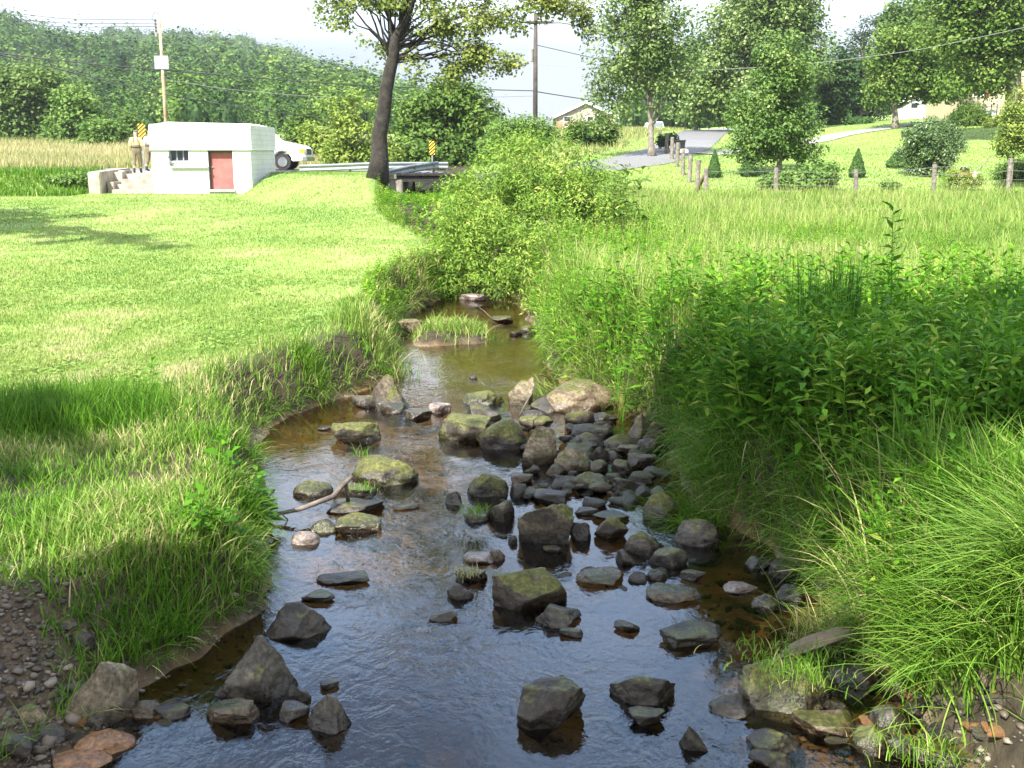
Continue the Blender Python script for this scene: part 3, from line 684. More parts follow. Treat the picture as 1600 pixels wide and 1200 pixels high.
# left meadow edge
ptree('pale_ash_tree', 'broad grey green tree at the far left meadow edge', 45, 96, 0, 0, [(45, 150, 52, 52), (20, 180, 45, 40), (80, 185, 28, 35), (45, 205, 60, 20)], .35, 170, 110, .36, M['leaf_silver'], M['bark_grey'], 35, cr=(1.0, 1.8), tone=.25)
ptree('locust_tree', 'yellow green tree between the pale ash and the bushy willow', 122, 93, 0, 0, [(120, 165, 30, 28), (115, 200, 38, 25), (135, 190, 26, 28)], .22, 110, 100, .32, M['leaf_light'], M['bark_grey'], 36, cr=(.8, 1.4))
ptree('bushy_willow', 'low bright green bushy tree rising from the dry meadow', 163, 88, 0, 0, [(160, 215, 35, 22), (180, 210, 20, 18), (140, 225, 20, 12)], .12, 80, 100, .26, M['leaf_light'], M['bark_grey'], 37, cr=(.6, 1.1))
for k, (px, py, rx, ry, mat, lab) in enumerate([(28, 205, 30, 22, 'leaf_light', 'small light tree in front of the pale ash'), (205, 205, 14, 26, 'leaf_mid', 'slim green tree just left of the warning marker'), (472, 205, 24, 26, 'leaf_mid', 'rounded green tree behind the van bonnet'),
                                             (495, 225, 22, 26, 'leaf_yellow', 'pale flowering bush beside the van bumper'), (545, 240, 40, 14, 'leaf_light', 'low bright bush behind the guard rail'), (640, 245, 40, 14, 'leaf_mid', 'low dark green bush under the striped bridge marker')]):
    Yk = [98, 95, 78, 70, 60, 60][k]
    ptree('roadside_tree' if k < 3 else 'roadside_bush', lab, px, Yk, 0, 0, [(px, py, rx, ry), (px + rx * .4, py + ry * .4, rx * .8, ry * .6)], .1, 55, 80, .26, M[mat], M['bark_grey'], 40 + k, cr=(.5, 1.0), group='small trees and bushes along the far road', cat='tree' if k < 3 else 'bush', trunk_name='trunk')
# ------------------------------------------------------------------ white block building with steps
BX0, BX1 = at(237, 250, 45)[0], at(392, 250, 45)[0]
BY0, BY1 = 45.0, 49.6
def Zp(py, Y): return at(800, py, Y)[2]
ZB, ZL, ZT = 1.15, Zp(233, 45), Zp(194, 45)
WX0, WX1, WZ0, WZ1 = at(264, 250, 45)[0], at(295, 250, 45)[0], Zp(252.5, 45), Zp(234, 45)
DX0, DX1, DZ0 = at(325, 250, 45)[0], at(363.5, 250, 45)[0], Zp(297, 45)
bld = empty('pump_house', (BX0, BY0, ZB), 'low white painted block building with a red door at the road bank', 'building')
def loc_(mb, name, mat, par, off, **k):
    o = mb.build(name, mat, par, **k)
    me = o.data; co = np.empty(len(me.vertices) * 3, np.float32); me.vertices.foreach_get('co', co)
    co = co.reshape(-1, 3) - np.array(off, np.float32); me.vertices.foreach_set('co', co.ravel()); me.update(); return o
off = (BX0, BY0, ZB)
T = .32
def bb(mb, x0, x1, y0, y1, z0, z1): return mb.box(((x0 + x1) / 2, (y0 + y1) / 2, (z0 + z1) / 2), (x1 - x0, y1 - y0, z1 - z0))
mb = MB()
bb(mb, BX0, WX0, BY0, BY0 + T, ZB, ZL); bb(mb, WX0, WX1, BY0, BY0 + T, ZB, WZ0); bb(mb, WX0, WX1, BY0, BY0 + T, WZ1, ZL)
bb(mb, WX1, DX0, BY0, BY0 + T, ZB, ZL); bb(mb, DX0, DX1, BY0, BY0 + T, ZB, DZ0); bb(mb, DX1, BX1, BY0, BY0 + T, ZB, ZL)
bb(mb, BX1 - T, BX1, BY0 + T, BY1, ZB, ZL); bb(mb, BX0, BX0 + T, BY0 + T, BY1, ZB, ZL); bb(mb, BX0 + T, BX1 - T, BY1 - T, BY1, ZB, ZL)
loc_(mb, 'wall', M['white_block'], bld, off)
mb = MB()
pr = [(BX0 - .03, ZL), (BX1 + .05, ZL), (BX1 + .05, ZT - .03), (BX1 - .6, ZT + .03), (BX0 + .75, ZT + .09), (BX0 + .3, ZT + .02), (BX0 - .03, ZT)]
mb.prism(pr, BY0 - .05, BY1 + .05)
loc_(mb, 'parapet', M['white_block'], bld, off, bevel=.025)
mb = MB(); bb(mb, BX0 - .05, BX1 + .08, BY0 - .08, BY1 + .06, ZL - .045, ZL + .03); loc_(mb, 'band_course', M['white_paint'], bld, off, bevel=.01)
mb = MB(); bb(mb, DX0 + .02, DX1 - .02, BY0 + .2, BY0 + .25, DZ0 + .02, ZL - .05)
door = loc_(mb, 'door', M['red_door'], bld, off)
mb = MB().tube([(DX0 + .1, BY0 + .16, (DZ0 + ZL) / 2 + .1), (DX0 + .1, BY0 + .2, (DZ0 + ZL) / 2 + .1)], .035, 8); bb(mb, DX0 + .05, DX0 + .17, BY0 + .15, BY0 + .165, (DZ0 + ZL) / 2 + .08, (DZ0 + ZL) / 2 + .12)
loc_(mb, 'handle', M['steel'], door, off)
mb = MB(); bb(mb, DX0, DX0 + .05, BY0 + .1, BY0 + .27, DZ0, ZL - .05); bb(mb, DX1 - .05, DX1, BY0 + .1, BY0 + .27, DZ0, ZL - .05); bb(mb, DX0 + .05, DX1 - .05, BY0 + .1, BY0 + .27, ZL - .12, ZL - .052)
loc_(mb, 'door_frame', M['dark_frame'], bld, off)
mb = MB(); bb(mb, DX0 - .05, DX1 + .05, BY0 - .12, BY0 + .1, DZ0 - .05, DZ0 + .02); loc_(mb, 'threshold', M['concrete'], bld, off)
mb = MB(); bb(mb, WX0, WX1, BY0 + .2, BY0 + .22, WZ0, WZ1); win = loc_(mb, 'window', M['glass'], bld, off)
mb = MB()
for x in (WX0 + .03, (WX0 + WX1) / 2 - .12, (WX0 + WX1) / 2 + .14, WX1 - .03): bb(mb, x - .022, x + .022, BY0 + .165, BY0 + .198, WZ0, WZ1)
bb(mb, WX0 + .052, WX1 - .052, BY0 + .17, BY0 + .196, WZ0, WZ0 + .04)
loc_(mb, 'frame', M['sign_back'], win, off)
mb = MB(); bb(mb, WX0 - .04, WX1 + .04, BY0 - .05, BY0 + .16, WZ0 - .04, WZ0 + .012); loc_(mb, 'sill', M['white_paint'], win, off)
mb = MB(); bb(mb, at(250, 0, 45)[0], at(310, 0, 45)[0], BY0 - .13, BY0 + .02, Zp(262.5, 45), Zp(260, 45)); loc_(mb, 'ledge', M['white_paint'], bld, off, bevel=.008)
px_ = at(247, 0, 45)[0]
mb = MB().tube([(px_, BY0 + .05, Zp(246, 45)), (px_, BY0 - .12, Zp(246, 45)), (px_ + .03, BY0 - .17, Zp(248, 45)), (px_ + .12, BY0 - .14, Zp(254, 45)), (px_ + .14, BY0 - .1, Zp(259, 45))], .055, 10)
loc_(mb, 'vent_pipe', M['sign_back'], bld, off, smooth_=True)

# concrete steps up to the road
SX0, SX1 = at(178, 250, 45.5)[0], BX0 - .01
st = empty('concrete_steps', (SX0, 45, 1.2), 'short flight of pale worn concrete steps beside the white building', 'steps'); off = (SX0, 45, 1.2)
for k in range(4):
    mb = MB(); y0 = 45.0 + k * .55; z1 = 1.56 + k * .2
    bb(mb, SX0, SX1, y0, y0 + .56 if k < 3 else y0 + 1.6, 1.0 + k * .01, z1)
    loc_(mb, 'step', M['pale_concrete'], st, off, bevel=.02)
WX = at(137, 270, 44.8)[0]
mb = MB(); mb.prism([(44.75, 1.0), (48.4, 1.0), (48.4, Zp(268, 45) + .1), (44.75, Zp(268.5, 45))], WX, WX + .5, 'x')
loc_(mb, 'cheek_wall', M['pale_concrete'], st, off, bevel=.03)
mb = MB(); bb(mb, WX + .5, SX0 + .02, 46.3, 46.6, 1.0, Zp(269, 46)); loc_(mb, 'retaining_wall', M['pale_concrete'], st, off, bevel=.02)
mb = MB(); bb(mb, SX0 - .28, SX0 - .002, 45.3, 46.3, 1.0, 1.86); bb(mb, SX0 - .28, SX0 - .002, 46.602, 47.6, 1.0, 2.3); loc_(mb, 'side_curb', M['pale_concrete'], st, off, bevel=.02)

# ------------------------------------------------------------------ van behind the building
VX, VY = at(477, 250, 51.2)[0], 51.2
VZ = h1(VX - 2, VY + .5) + .05
van = empty('passenger_van', (VX, VY, VZ), 'white full size van with amber corner lamp parked behind the white building', 'van')
prof = [(-5.75, .42), (-5.75, .75), (-5.68, 1.9), (-5.5, 2.06), (-2.6, 2.1), (-2.15, 2.02), (-1.35, 1.33), (-.95, 1.25), (-.12, 1.08), (-.03, .95), (0, .55), (-.05, .40),
        (-.62, .38), (-.66, .60), (-.82, .80), (-1.05, .86), (-1.28, .80), (-1.44, .60), (-1.48, .38), (-4.02, .38), (-4.06, .60), (-4.22, .80), (-4.45, .86), (-4.68, .80), (-4.84, .60), (-4.88, .38)]
mb = MB().prism(prof, 0, 2.0); mb.build('body', M['car_white'], van, bevel=.05)
for x0, x1 in ((-4.9, -3.8), (-3.7, -2.65)):
    MB().box(((x0 + x1) / 2, -.004, 1.62), (x1 - x0, .02, .55)).build('side_window', M['glass'], van)
MB().prism([(-2.5, 1.36), (-1.5, 1.36), (-2.1, 1.93), (-2.5, 1.93)], -.012, .01).build('side_window', M['glass'], van)
a, b = np.array((-2.13, 1.97)), np.array((-1.38, 1.36)); nv = np.array((.63, .78)) * .012
MB().prism([tuple(a + nv), tuple(b + nv), tuple(b - nv * 2), tuple(a - nv * 2)], .14, 1.86).build('windscreen', M['glass'], van)
for wx in (-1.05, -4.45):
    w = MB().tube([(wx, .02, .37), (wx, .26, .37)], .37, 24).build('wheel', M['tyre'], van, smooth_=False)
    mb = MB().tube([(wx, -.005, .37), (wx, .04, .37)], .22, 18)
    mb.build('hub_cap', M['car_chrome'], w)
for wx in (-1.05, -4.45): MB().tube([(wx, 1.74, .37), (wx, 1.98, .37)], .37, 20).build('wheel', M['tyre'], van)
MB().box((-.02, 1.0, .50), (.22, 2.06, .2)).build('bumper', M['car_chrome'], van, bevel=.03)
MB().box((-.02, 1.0, .83), (.06, 1.2, .26)).build('grille', M['car_trim'], van)
for y in (.22, 1.78): MB().box((-.015, y, .83), (.07, .3, .22)).build('headlight', M['lamp_glass'], van, bevel=.01)
MB().box((-.14, .02, .86), (.24, .06, .2)).build('corner_lamp', M['amber'], van, bevel=.01)
MB().tube([(-1.85, -.22, 1.42), (-1.85, -.02, 1.4)], [.11, .03], 8).build('side_mirror', M['car_trim'], van)
d = MB().box((-6.15, -.03, 1.28), (.9, .06, 1.6)).build('rear_door', M['car_white'], van, bevel=.02)
MB().box((-6.17, -.064, 1.66), (.6, .012, .58)).build('door_window', M['pale_glass'], d)

# ------------------------------------------------------------------ people
def skin_mesh(name, joints, bones, mat, parent, sub=2):
    me = bpy.data.meshes.new(name)
    me.from_pydata([j[:3] for j in joints], bones, [])
    o = bpy.data.objects.new(name, me); COL.objects.link(o)
    s = o.modifiers.new('skin', 'SKIN'); s.use_smooth_shade = True
    for k, j in enumerate(joints):
        v = me.skin_vertices[0].data[k]; r = j[3]
        v.radius = (r, r) if np.isscalar(r) else r
        v.use_root = (k == 0)
    o.modifiers.new('sub', 'SUBSURF').levels = sub
    dg = bpy.context.evaluated_depsgraph_get()
    m2 = bpy.data.meshes.new_from_object(o.evaluated_get(dg))
    for p in m2.polygons: p.use_smooth = True
    o.modifiers.clear(); o.data = m2; bpy.data.meshes.remove(me)
    m2.materials.clear(); m2.materials.append(mat)
    m2.name = name; o.parent = parent
    return o
def person(loc, rz, label, shirt, cap, pose, seed):
    """stands facing +Y before rotation, 1.78 m"""
    root = empty('person', loc, label, 'person', None, rz)
    ls, rs = pose['legs']                    # forward offset of the feet
    J = [(0, 0, .97, (.15, .11)), (0, 0, 1.13, (.14, .10)), (0, .01, 1.30, (.165, .115)), (0, 0, 1.43, (.14, .09)), (0, .0, 1.51, .055), (0, .03, 1.59, .075), (0, .035, 1.68, (.085, .10)), (0, .03, 1.75, .06)]
    B = [(0, 1), (1, 2), (2, 3), (3, 4), (4, 5), (5, 6), (6, 7)]
    def limb(frm, pts):
        prev = frm
        for p in pts: J.append(p); B.append((prev, len(J) - 1)); prev = len(J) - 1
        return prev
    for sx, fy in ((-1, ls), (1, rs)):
        limb(0, [(sx * .10, 0, .90, .095), (sx * .115, fy * .5 + .03, .50, .062), (sx * .12, fy - .02, .28, .058), (sx * .12, fy - .03, .09, .042), (sx * .125, fy + .1, .04, .036), (sx * .125, fy + .17, .03, .025)])
        e = pose['arms'][0 if sx < 0 else 1]
        h = limb(3, [(sx * .19, -.01, 1.42, .058), (sx * .25, -.03, 1.14, .043), (sx * e[0], e[1], e[2], .032), (sx * (e[0] - .01), e[1] + .05, e[2] - .05, (.035, .018))])
        x, y, z = J[h][:3]
        for f in range(4): limb(h, [(x + sx * (f * .019 - .03), y + .045, z - .025 - .01 * (f % 2), .009), (x + sx * (f * .019 - .03), y + .06, z - .06, .008)])
        limb(h, [(x - sx * .04, y + .03, z + .0, .010), (x - sx * .05, y + .05, z - .025, .009)])
    body = skin_mesh('body', J, B, M['skin'], root)
    # face
    mbf = MB().box((0, .137, 1.66), (.022, .03, .04)); mbf.build('nose', M['skin'], root, bevel=.008)
    # shirt: torso and sleeves, a little fuller than the body
    S = [(0, 0, 1.02, (.165, .125)), (0, 0, 1.16, (.165, .125)), (0, .01, 1.32, (.185, .135)), (0, 0, 1.44, (.15, .10)), (0, 0, 1.49, .075)]
    SB = [(0, 1), (1, 2), (2, 3), (3, 4)]
    for sx in (-1, 1):
        n = len(S); e = pose['arms'][0 if sx < 0 else 1]
        S += [(sx * .19, -.01, 1.42, .075), (sx * .25, -.03, 1.14, .064), (sx * (.25 + (e[0] - .25) * .8), -.03 + (e[1] + .03) * .8, 1.14 + (e[2] - 1.14) * .8, .048)]
        SB += [(3, n), (n, n + 1), (n + 1, n + 2)]
    skin_mesh('shirt', S, SB, shirt, root)
    # chest waders with legs
    Wd = [(0, 0, .97, (.185, .145)), (0, 0, 1.10, (.182, .142)), (0, .005, 1.24, (.195, .148))]
    WB = [(0, 1), (1, 2)]
    for sx, fy in ((-1, ls), (1, rs)):
        n = len(Wd)
        Wd += [(sx * .10, 0, .87, .125), (sx * .115, fy * .5 + .03, .50, .092), (sx * .12, fy - .02, .24, .078)]
        WB += [(0, n), (n, n + 1), (n + 1, n + 2)]
    skin_mesh('waders', Wd, WB, M['waders'], root)
    mb = MB()
    for sx in (-1, 1): mb.tube([(sx * .10, -.135, 1.22), (sx * .085, -.13, 1.40), (sx * .08, -.06, 1.52), (sx * .08, .04, 1.51)], .014, 5)
    mb.tube([(-.19, -.02, 1.10), (-.13, -.13, 1.09), (0, -.158, 1.09), (.13, -.13, 1.09), (.19, -.02, 1.10)], .018, 5)
    mb.build('wader_straps', M['boot'], root)
    for sx, fy in ((-1, ls), (1, rs)):
        skin_mesh('boot', [(sx * .12, fy - .03, .24, .068), (sx * .12, fy - .035, .09, .058), (sx * .125, fy + .08, .05, .052), (sx * .125, fy + .17, .04, .042)], [(0, 1), (1, 2), (2, 3)], M['boot'], root)
    cp = skin_mesh('cap', [(0, .02, 1.69, (.112, .125)), (0, .03, 1.785, (.085, .095))], [(0, 1)], cap, root)
    MB().prism([(-.07, .09), (.07, .09), (.05, .20), (0, .22), (-.05, .20)], 1.695, 1.708, 'z').build('cap_brim', cap, cp)
    return root
pz = lambda x, y: float(hgt(np.array([x]), np.array([y]))[0])
p1 = at(215, 262, 47.2); person((p1[0], 47.2, Zp(270.5, 47.2)), math.radians(12), 'person seen from behind in yellow shirt, grey cap and tan chest waders', M['shirt_yellow'], M['cap_grey'],
       {'legs': (-.16, .12), 'arms': ((.20, .16, 1.02), (.20, .16, 1.04))}, 1)
p2 = at(236.5, 262, 48.2); person((p2[0], 48.2, Zp(267.5, 48.2)), math.radians(-20), 'person in light blue shirt and dark cap half hidden by the white building', M['shirt_blue'], M['boot'],
       {'legs': (-.14, .14), 'arms': ((.24, .12, .98), (.24, .12, 1.0))}, 2)

# ------------------------------------------------------------------ striped hazard markers
def hazard(px, py0, py1, wpx, Y, label, lean):
    c = at(px, (py0 + py1) / 2, Y); w = wpx * pxm(Y); h = (py1 - py0) * pxm(Y)
    gz = h1(c[0], Y)
    root = empty('hazard_marker', (c[0], Y, gz), label, 'road sign', 'striped hazard markers at the bridge')
    z0 = c[2] - gz
    MB().box((0, .03, (z0 + h / 2) / 2), (.06, .04, z0 + h / 2)).build('post', M['steel'], root)
    MB().box((0, 0, z0), (w, .012, h)).build('panel', M['sign_yellow'], root)
    # slanting black stripes clipped to the panel
    mb = MB(); sl = w * .9; n = 4; st = h / n
    for k in range(-1, n + 1):
        a = -h / 2 + k * st
        poly = [(-w / 2, a if lean > 0 else a + sl), (w / 2, a + sl if lean > 0 else a), (w / 2, (a + sl if lean > 0 else a) + st * .5), (-w / 2, (a if lean > 0 else a + sl) + st * .5)]
        # clip in z
        def clip(P, zc, keep):
            out = []
            for i in range(len(P)):
                p, q = P[i], P[(i + 1) % len(P)]; ip, iq = keep(p[1] - zc), keep(q[1] - zc)
                if ip: out.append(p)
                if ip != iq: t = (zc - p[1]) / (q[1] - p[1]); out.append((p[0] + t * (q[0] - p[0]), zc))
            return out
        poly = clip(poly, -h / 2, lambda v: v >= 0)
        if len(poly) > 2: poly = clip(poly, h / 2, lambda v: v <= 0)
        if len(poly) > 2: mb.prism([(p[0], p[1] + z0) for p in poly], -.011, -.0075)
    mb.build('stripes', M['sign_black'], root)
hazard(221.5, 194, 216, 11, 50.5, 'yellow and black striped marker behind the person in yellow', 1)
hazard(675, 221, 241, 8.5, 50, 'yellow and black striped marker above the bridge rail', 1)

# ------------------------------------------------------------------ bridge and rails
bx0, bx1 = at(604, 275, 42)[0], at(735, 275, 42)[0]
br = empty('road_bridge', (bx0, 42, 1.2), 'small dark timber road bridge with a concrete abutment', 'bridge'); off = (bx0, 42, 1.2)
mb = MB(); bb(mb, bx0 + .35, bx1, 42.0, 42.25, Zp(284, 42), Zp(274.5, 42)); bb(mb, bx0 + .35, bx1, 44.3, 44.6, Zp(284, 42), Zp(274.5, 42)); loc_(mb, 'girder', M['dark_timber'], br, off)
mb = MB()
for k in range(28): x = bx0 + .1 + k * (bx1 - bx0) / 28; bb(mb, x, x + (bx1 - bx0) / 28 - .015, 41.9, 44.7, Zp(274.3, 42), Zp(271.5, 42) + .01 * (k % 3))
loc_(mb, 'deck', M['dark_timber'], br, off)
ax0, ax1 = at(601, 290, 41.8)[0], at(628.5, 290, 41.8)[0]
mb = MB(); bb(mb, ax0, ax1, 41.8, 46, .6, Zp(281, 41.8)); bb(mb, ax0 - .35, ax0 - .002, 42.2, 45.9, .6, Zp(284, 41.8)); loc_(mb, 'abutment', M['old_concrete'], br, off, bevel=.03)
mb = MB(); bb(mb, at(578, 0, 41.7)[0], at(613, 0, 41.7)[0], 41.75, 44, Zp(281.0, 41.8) + .004, Zp(271.5, 41.8)); loc_(mb, 'bearing_stone', M['old_concrete'], br, off, bevel=.03)

def guard_rail(pts, label, hz=.30):
    pts = np.array(pts, float)
    root = empty('guard_rail', pts[0], label, 'guard rail', 'steel guard rails by the bridge')
    P = pts - pts[0]
    prof = [(0, -.155), (.05, -.12), (.05, -.07), (.0, -.03), (.0, .03), (.05, .07), (.05, .12), (0, .155)]
    V, F, n = [], [], len(prof)
    for k, p in enumerate(P):
        t = P[min(k + 1, len(P) - 1)] - P[max(k - 1, 0)]; t = t / np.linalg.norm(t[:2]); nn = np.array([t[1], -t[0], 0])
        for s in (0, .012): V += [p + nn * (a - s) + np.array([0, 0, b]) for a, b in prof]
    for k in range(len(P) - 1):
        for j in range(n - 1):
            for s in (0, n): a = k * 2 * n + s + j; F.append((a, a + 1, a + 1 + 2 * n, a + 2 * n))
    MB().add(V, F).build('beam', M['steel'], root, smooth_=True)
    L_ = np.concatenate([[0], np.cumsum(np.linalg.norm(np.diff(P, axis=0), axis=1))])
    for q in np.arange(.3, L_[-1], 1.9):
        p = np.array([np.interp(q, L_, P[:, j]) for j in range(3)]); g = h1(p[0] + pts[0][0], p[1] + pts[0][1]) - pts[0][2] - .05
        top = p[2] + .14
        if top - g > .1: MB().box((p[0], p[1] + .09, (top + g) / 2), (.1, .12, top - g)).build('post', M['plank_wood'], root)
    return root
guard_rail([at(468, 263, 49.0), at(520, 261.5, 49.2), at(575, 259, 49.4), at(640, 258.5, 49.8), at(700, 258.5, 50.2)], 'long silver guard rail along the far side of the road behind the sycamore')
guard_rail([at(604, 272, 42.3), at(640, 264, 44), at(684, 257.5, 46.5)], 'short silver guard rail slanting across the bridge deck')

# ------------------------------------------------------------------ utility poles and cables
def pole(px, pyt, Y, r, mat, label, lean=0.0):
    t = at(px, pyt, Y); g = h1(t[0], Y)
    root = empty('utility_pole', (t[0], Y, g), label, 'utility pole')
    H = t[2] - g
    MB().tube([(0, 0, -.3), (lean * .5, 0, H / 2), (lean, 0, H)], [r * 1.15, r, r * .8], 12).build('shaft', mat, root, smooth_=True)
    return root, H
up1, H1 = pole(248.5, 22, 56, .085, M['rust_pole'], 'slim rusty brown utility pole with a sign back rising behind the white building', .0)
for k in range(4): MB().tube([(-.20, 0, H1 - .35 - k * .16), (-.20, 0, H1 - .25 - k * .16)], [.07, .045], 8).build('insulator', M['car_trim'], up1)
MB().box((-.1, 0, H1 - .5), (.24, .05, .06)).box((-.21, 0, H1 - .6), (.05, .05, .9)).build('bracket', M['rust_pole'], up1)
MB().tube([(0, 0, H1 - .02), (-.2, -.05, H1 + .1), (-.36, -.05, H1 - .2), (-.22, 0, H1 - .35)], .018, 5).build('drop_loop', M['wire'], up1)
zs = Zp(97.5, 55.9) - up1.location.z
MB().box((0, -.1, zs), (.70, .02, .64)).box((0, -.085, zs), (.03, .04, .64)).build('sign_panel', M['sign_back'], up1)
up2, H2 = pole(837, 20, 75, .15, M['tar_pole'], 'dark tarred utility pole standing in the open sky right of the sycamore')
MB().tube([(-.32, 0, H2 - 3.1), (-.32, 0, H2 - 2.3)], .2, 12).build('transformer', M['sign_back'], up2)
MB().box((0, -.18, H2 - .6), (2.2, .1, .12)).build('cross_arm', M['tar_pole'], up2)
up3, H3 = pole(1091, 120, 122, .14, M['tar_pole'], 'distant dark utility pole beyond the bend of the road')
MB().box((0, -.16, H3 - .5), (2.0, .1, .12)).build('cross_arm', M['tar_pole'], up3)
gw = at(1083, 185, 118); gg = h1(gw[0] - .4, 118)
tag(MB().tube([(gw[0] + .25, 118, gw[2]), (gw[0] - .35, 118, gg - .1)], [.06, .06], 8).build('guy_guard', M['sign_yellow']), 'bright yellow guy wire guard beside the distant pole', 'guy wire')
def cable(pts, r, mat, label, sag=0.0):
    P = np.array([at(*p) for p in pts]); s = np.linspace(0, 1, len(P)); q = np.linspace(0, 1, 28)
    Q = np.stack([np.interp(q, s, P[:, j]) for j in range(3)], 1)
    for _ in range(3): Q[1:-1] = (Q[:-2] + 2 * Q[1:-1] + Q[2:]) / 4
    Q[:, 2] -= sag * np.sin(math.pi * q)
    o = MB().tube(Q - Q[0], r, 5).build('power_cable', mat, None, loc=Q[0])
    return tag(o, label, 'cable', 'overhead cables')
cable([(-60, 8, 74), (90, 26, 65), (243, 31, 56)], .016, M['wire'], 'topmost thin wire running left from the rusty pole', .1)
cable([(-60, 20, 74), (90, 33, 65), (243, 36, 56)], .016, M['wire'], 'middle thin wire running left from the rusty pole', .1)
cable([(-60, 30, 74), (90, 39, 65), (243, 41, 56)], .016, M['wire'], 'lowest of the three thin wires at the rusty pole top', .1)
cable([(-80, 73, 52), (120, 98, 54), (250, 109, 56), (500, 130, 63), (640, 137, 68), (837, 142, 75)], .03, M['wire'], 'thick black cable crossing in front of the wooded hill')
cable([(-80, 66, 50), (120, 115, 53), (250, 147, 56), (400, 172, 60), (560, 190, 64), (760, 205, 70)], .026, M['wire'], 'lower black cable sloping down over the van roof')
cable([(250, 122, 56), (340, 138, 58), (470, 150, 62), (620, 155, 66), (837, 150, 75)], .016, M['pale_wire'], 'pale cable running right from the rusty pole')
cable([(837, 143, 75), (945, 157, 80), (1091, 162, 122)], .035, M['wire'], 'dark cable running right from the tarred pole', .1)
cable([(837, 101, 75), (1040, 113, 72), (1250, 102, 68), (1440, 78, 66), (1660, 30, 62)], .013, M['pale_wire'], 'long pale cable rising toward the old maple')
cable([(837, 70, 75), (960, 95, 80), (1091, 125, 122)], .025, M['wire'], 'faint upper wire between the tarred pole and the distant pole', .1)

# ------------------------------------------------------------------ wire fences on old wooden posts
def fence_post(root, p, h, r, rng, lean=(0, 0)):
    P = np.array([(0, 0, -.3), (lean[0] * .5, lean[1] * .5, h * .5), (lean[0], lean[1], h)]) + p
    MB().tube(P, [r * 1.05, r, r * .96], 9).build('post', M['wood_post'], root)
rng = np.random.default_rng(8)
f1 = empty('wire_fence', base_at(1104, 44.6), 'old wire fence on grey wooden posts between meadow and yard', 'fence'); fb = np.array(f1.location)
tops = []
for px, pyt, Y in ((1105.5, 263, 44.6), (1215, 262, 45), (1341, 265, 45.2), (1463, 256, 45.4), (1580, 247, 45.6), (1705, 245, 46)):
    b = base_at(px, Y, 0); t = at(px, pyt, Y); fence_post(f1, b - fb, t[2] - b[2], .095, rng, (rng.normal(0, .02), rng.normal(0, .02))); tops.append((b, t[2] - b[2]))
for fz in (.42, .66, .9):
    pts = []
    for (b, h), (b2, h2) in zip(tops[:-1], tops[1:]):
        for s in np.linspace(0, .9, 6): pts.append((b * (1 - s) + b2 * s) + np.array([0, -.1, (h * (1 - s) + h2 * s) * fz - .05 * math.sin(math.pi * s)]) - fb)
    MB().tube(np.array(pts), .006, 4).build('wire', M['pale_wire'], f1)
f2 = empty('post_fence', base_at(1091, 46.8), 'line of tall grey fence posts running away toward the road', 'fence'); fb = np.array(f2.location)
tops = []
for px, pyt, Y in ((1091, 250, 46.8), (1078, 252, 49.3), (1068, 248, 52), (1058.5, 238, 55.5), (1050, 233, 59.5), (1040.5, 227, 64), (1031, 230, 69)):
    b = base_at(px, Y, 0); t = at(px, pyt, Y); fence_post(f2, b - fb, max(1.2, t[2] - b[2]), .1, rng, (rng.normal(0, .03), 0)); tops.append((b, max(1.2, t[2] - b[2])))
b = base_at(1089, 45.6, 0); t = at(1101, 273, 44.9)
MB().tube([b - fb, t - fb], .075, 7).build('brace', M['plank_wood'], f2)
for fz in (.45, .75): MB().tube(np.array([bq + np.array([.1, 0, hq * fz]) - fb for bq, hq in tops]), .006, 4).build('wire', M['pale_wire'], f2)
bd = base_at(1233, 44.7, 0); tag(MB().box((0, 0, .22), (1.0, .12, .05), .1, 0, -.03).box((.1, .05, .1), (.9, .1, .05), .05).build('fallen_board', M['wood_post'], None, loc=bd), 'weathered grey board lying at the foot of a fence post', 'board')

# ------------------------------------------------------------------ houses
def house(name, label, px0, px1, Y, eave, apex, base, wallm, depth, gable=True):
    x0, x1 = at(px0, 200, Y)[0], at(px1, 200, Y)[0]
    ze, za = Zp(eave, Y), Zp(apex, Y); zb = min(h1(x0, Y), h1(x1, Y)) - .3
    root = empty(name, (x0, Y, zb), label, 'house')
    W = x1 - x0; xm = W / 2; he, ha = ze - zb, za - zb
    MB().prism([(0, 0), (W, 0), (W, he), (xm, ha - .08), (0, he)], 0, depth).build('wall', wallm, root)
    mb = MB(); sl = (ha - he) / xm; o = .45
    for s in (-1, 1):
        e = xm + s * (xm + o); ez = he - sl * o
        mb.prism([(xm, ha), (e, ez), (e, ez + .16), (xm, ha + .16)], -.35, depth + .35)
    rf = mb.build('roof', M['roof_grey'], root)
    mb = MB()
    for s in (-1, 1):
        e = xm + s * (xm + o); ez = he - sl * o
        mb.prism([(xm, ha - .12), (e, ez - .12), (e, ez + .18), (xm, ha + .18)], -.40, -.352)
    mb.build('fascia', M['white_paint'], rf)
    return root, x0, zb, W, he, ha
def window(root, x, z, w, h, y=0, shutters=None):
    g = MB().box((x, y - .015, z), (w, .03, h)).build('window', M['glass'], root)
    mb = MB()
    for s in (-1, 1): mb.box((x + s * (w / 2 + .03), y - .03, z), (.08, .06, h + .16)); mb.box((x, y - .03, z + s * (h / 2 + .04)), (w - .022, .058, .08))
    mb.box((x, y - .032, z), (w - .022, .03, .045)); mb.build('frame', M['white_paint'], g)
    if shutters:
        for s in (-1, 1): MB().box((x + s * (w / 2 + .30), y - .02, z), (.42, .04, h + .12)).build('shutter', shutters, g)
h_, x0, zb, W, he, ha = house('white_house', 'white gabled house half hidden by trees beyond the road', 868, 962, 135, 182, 160, 225, M['pale_concrete'], 9)
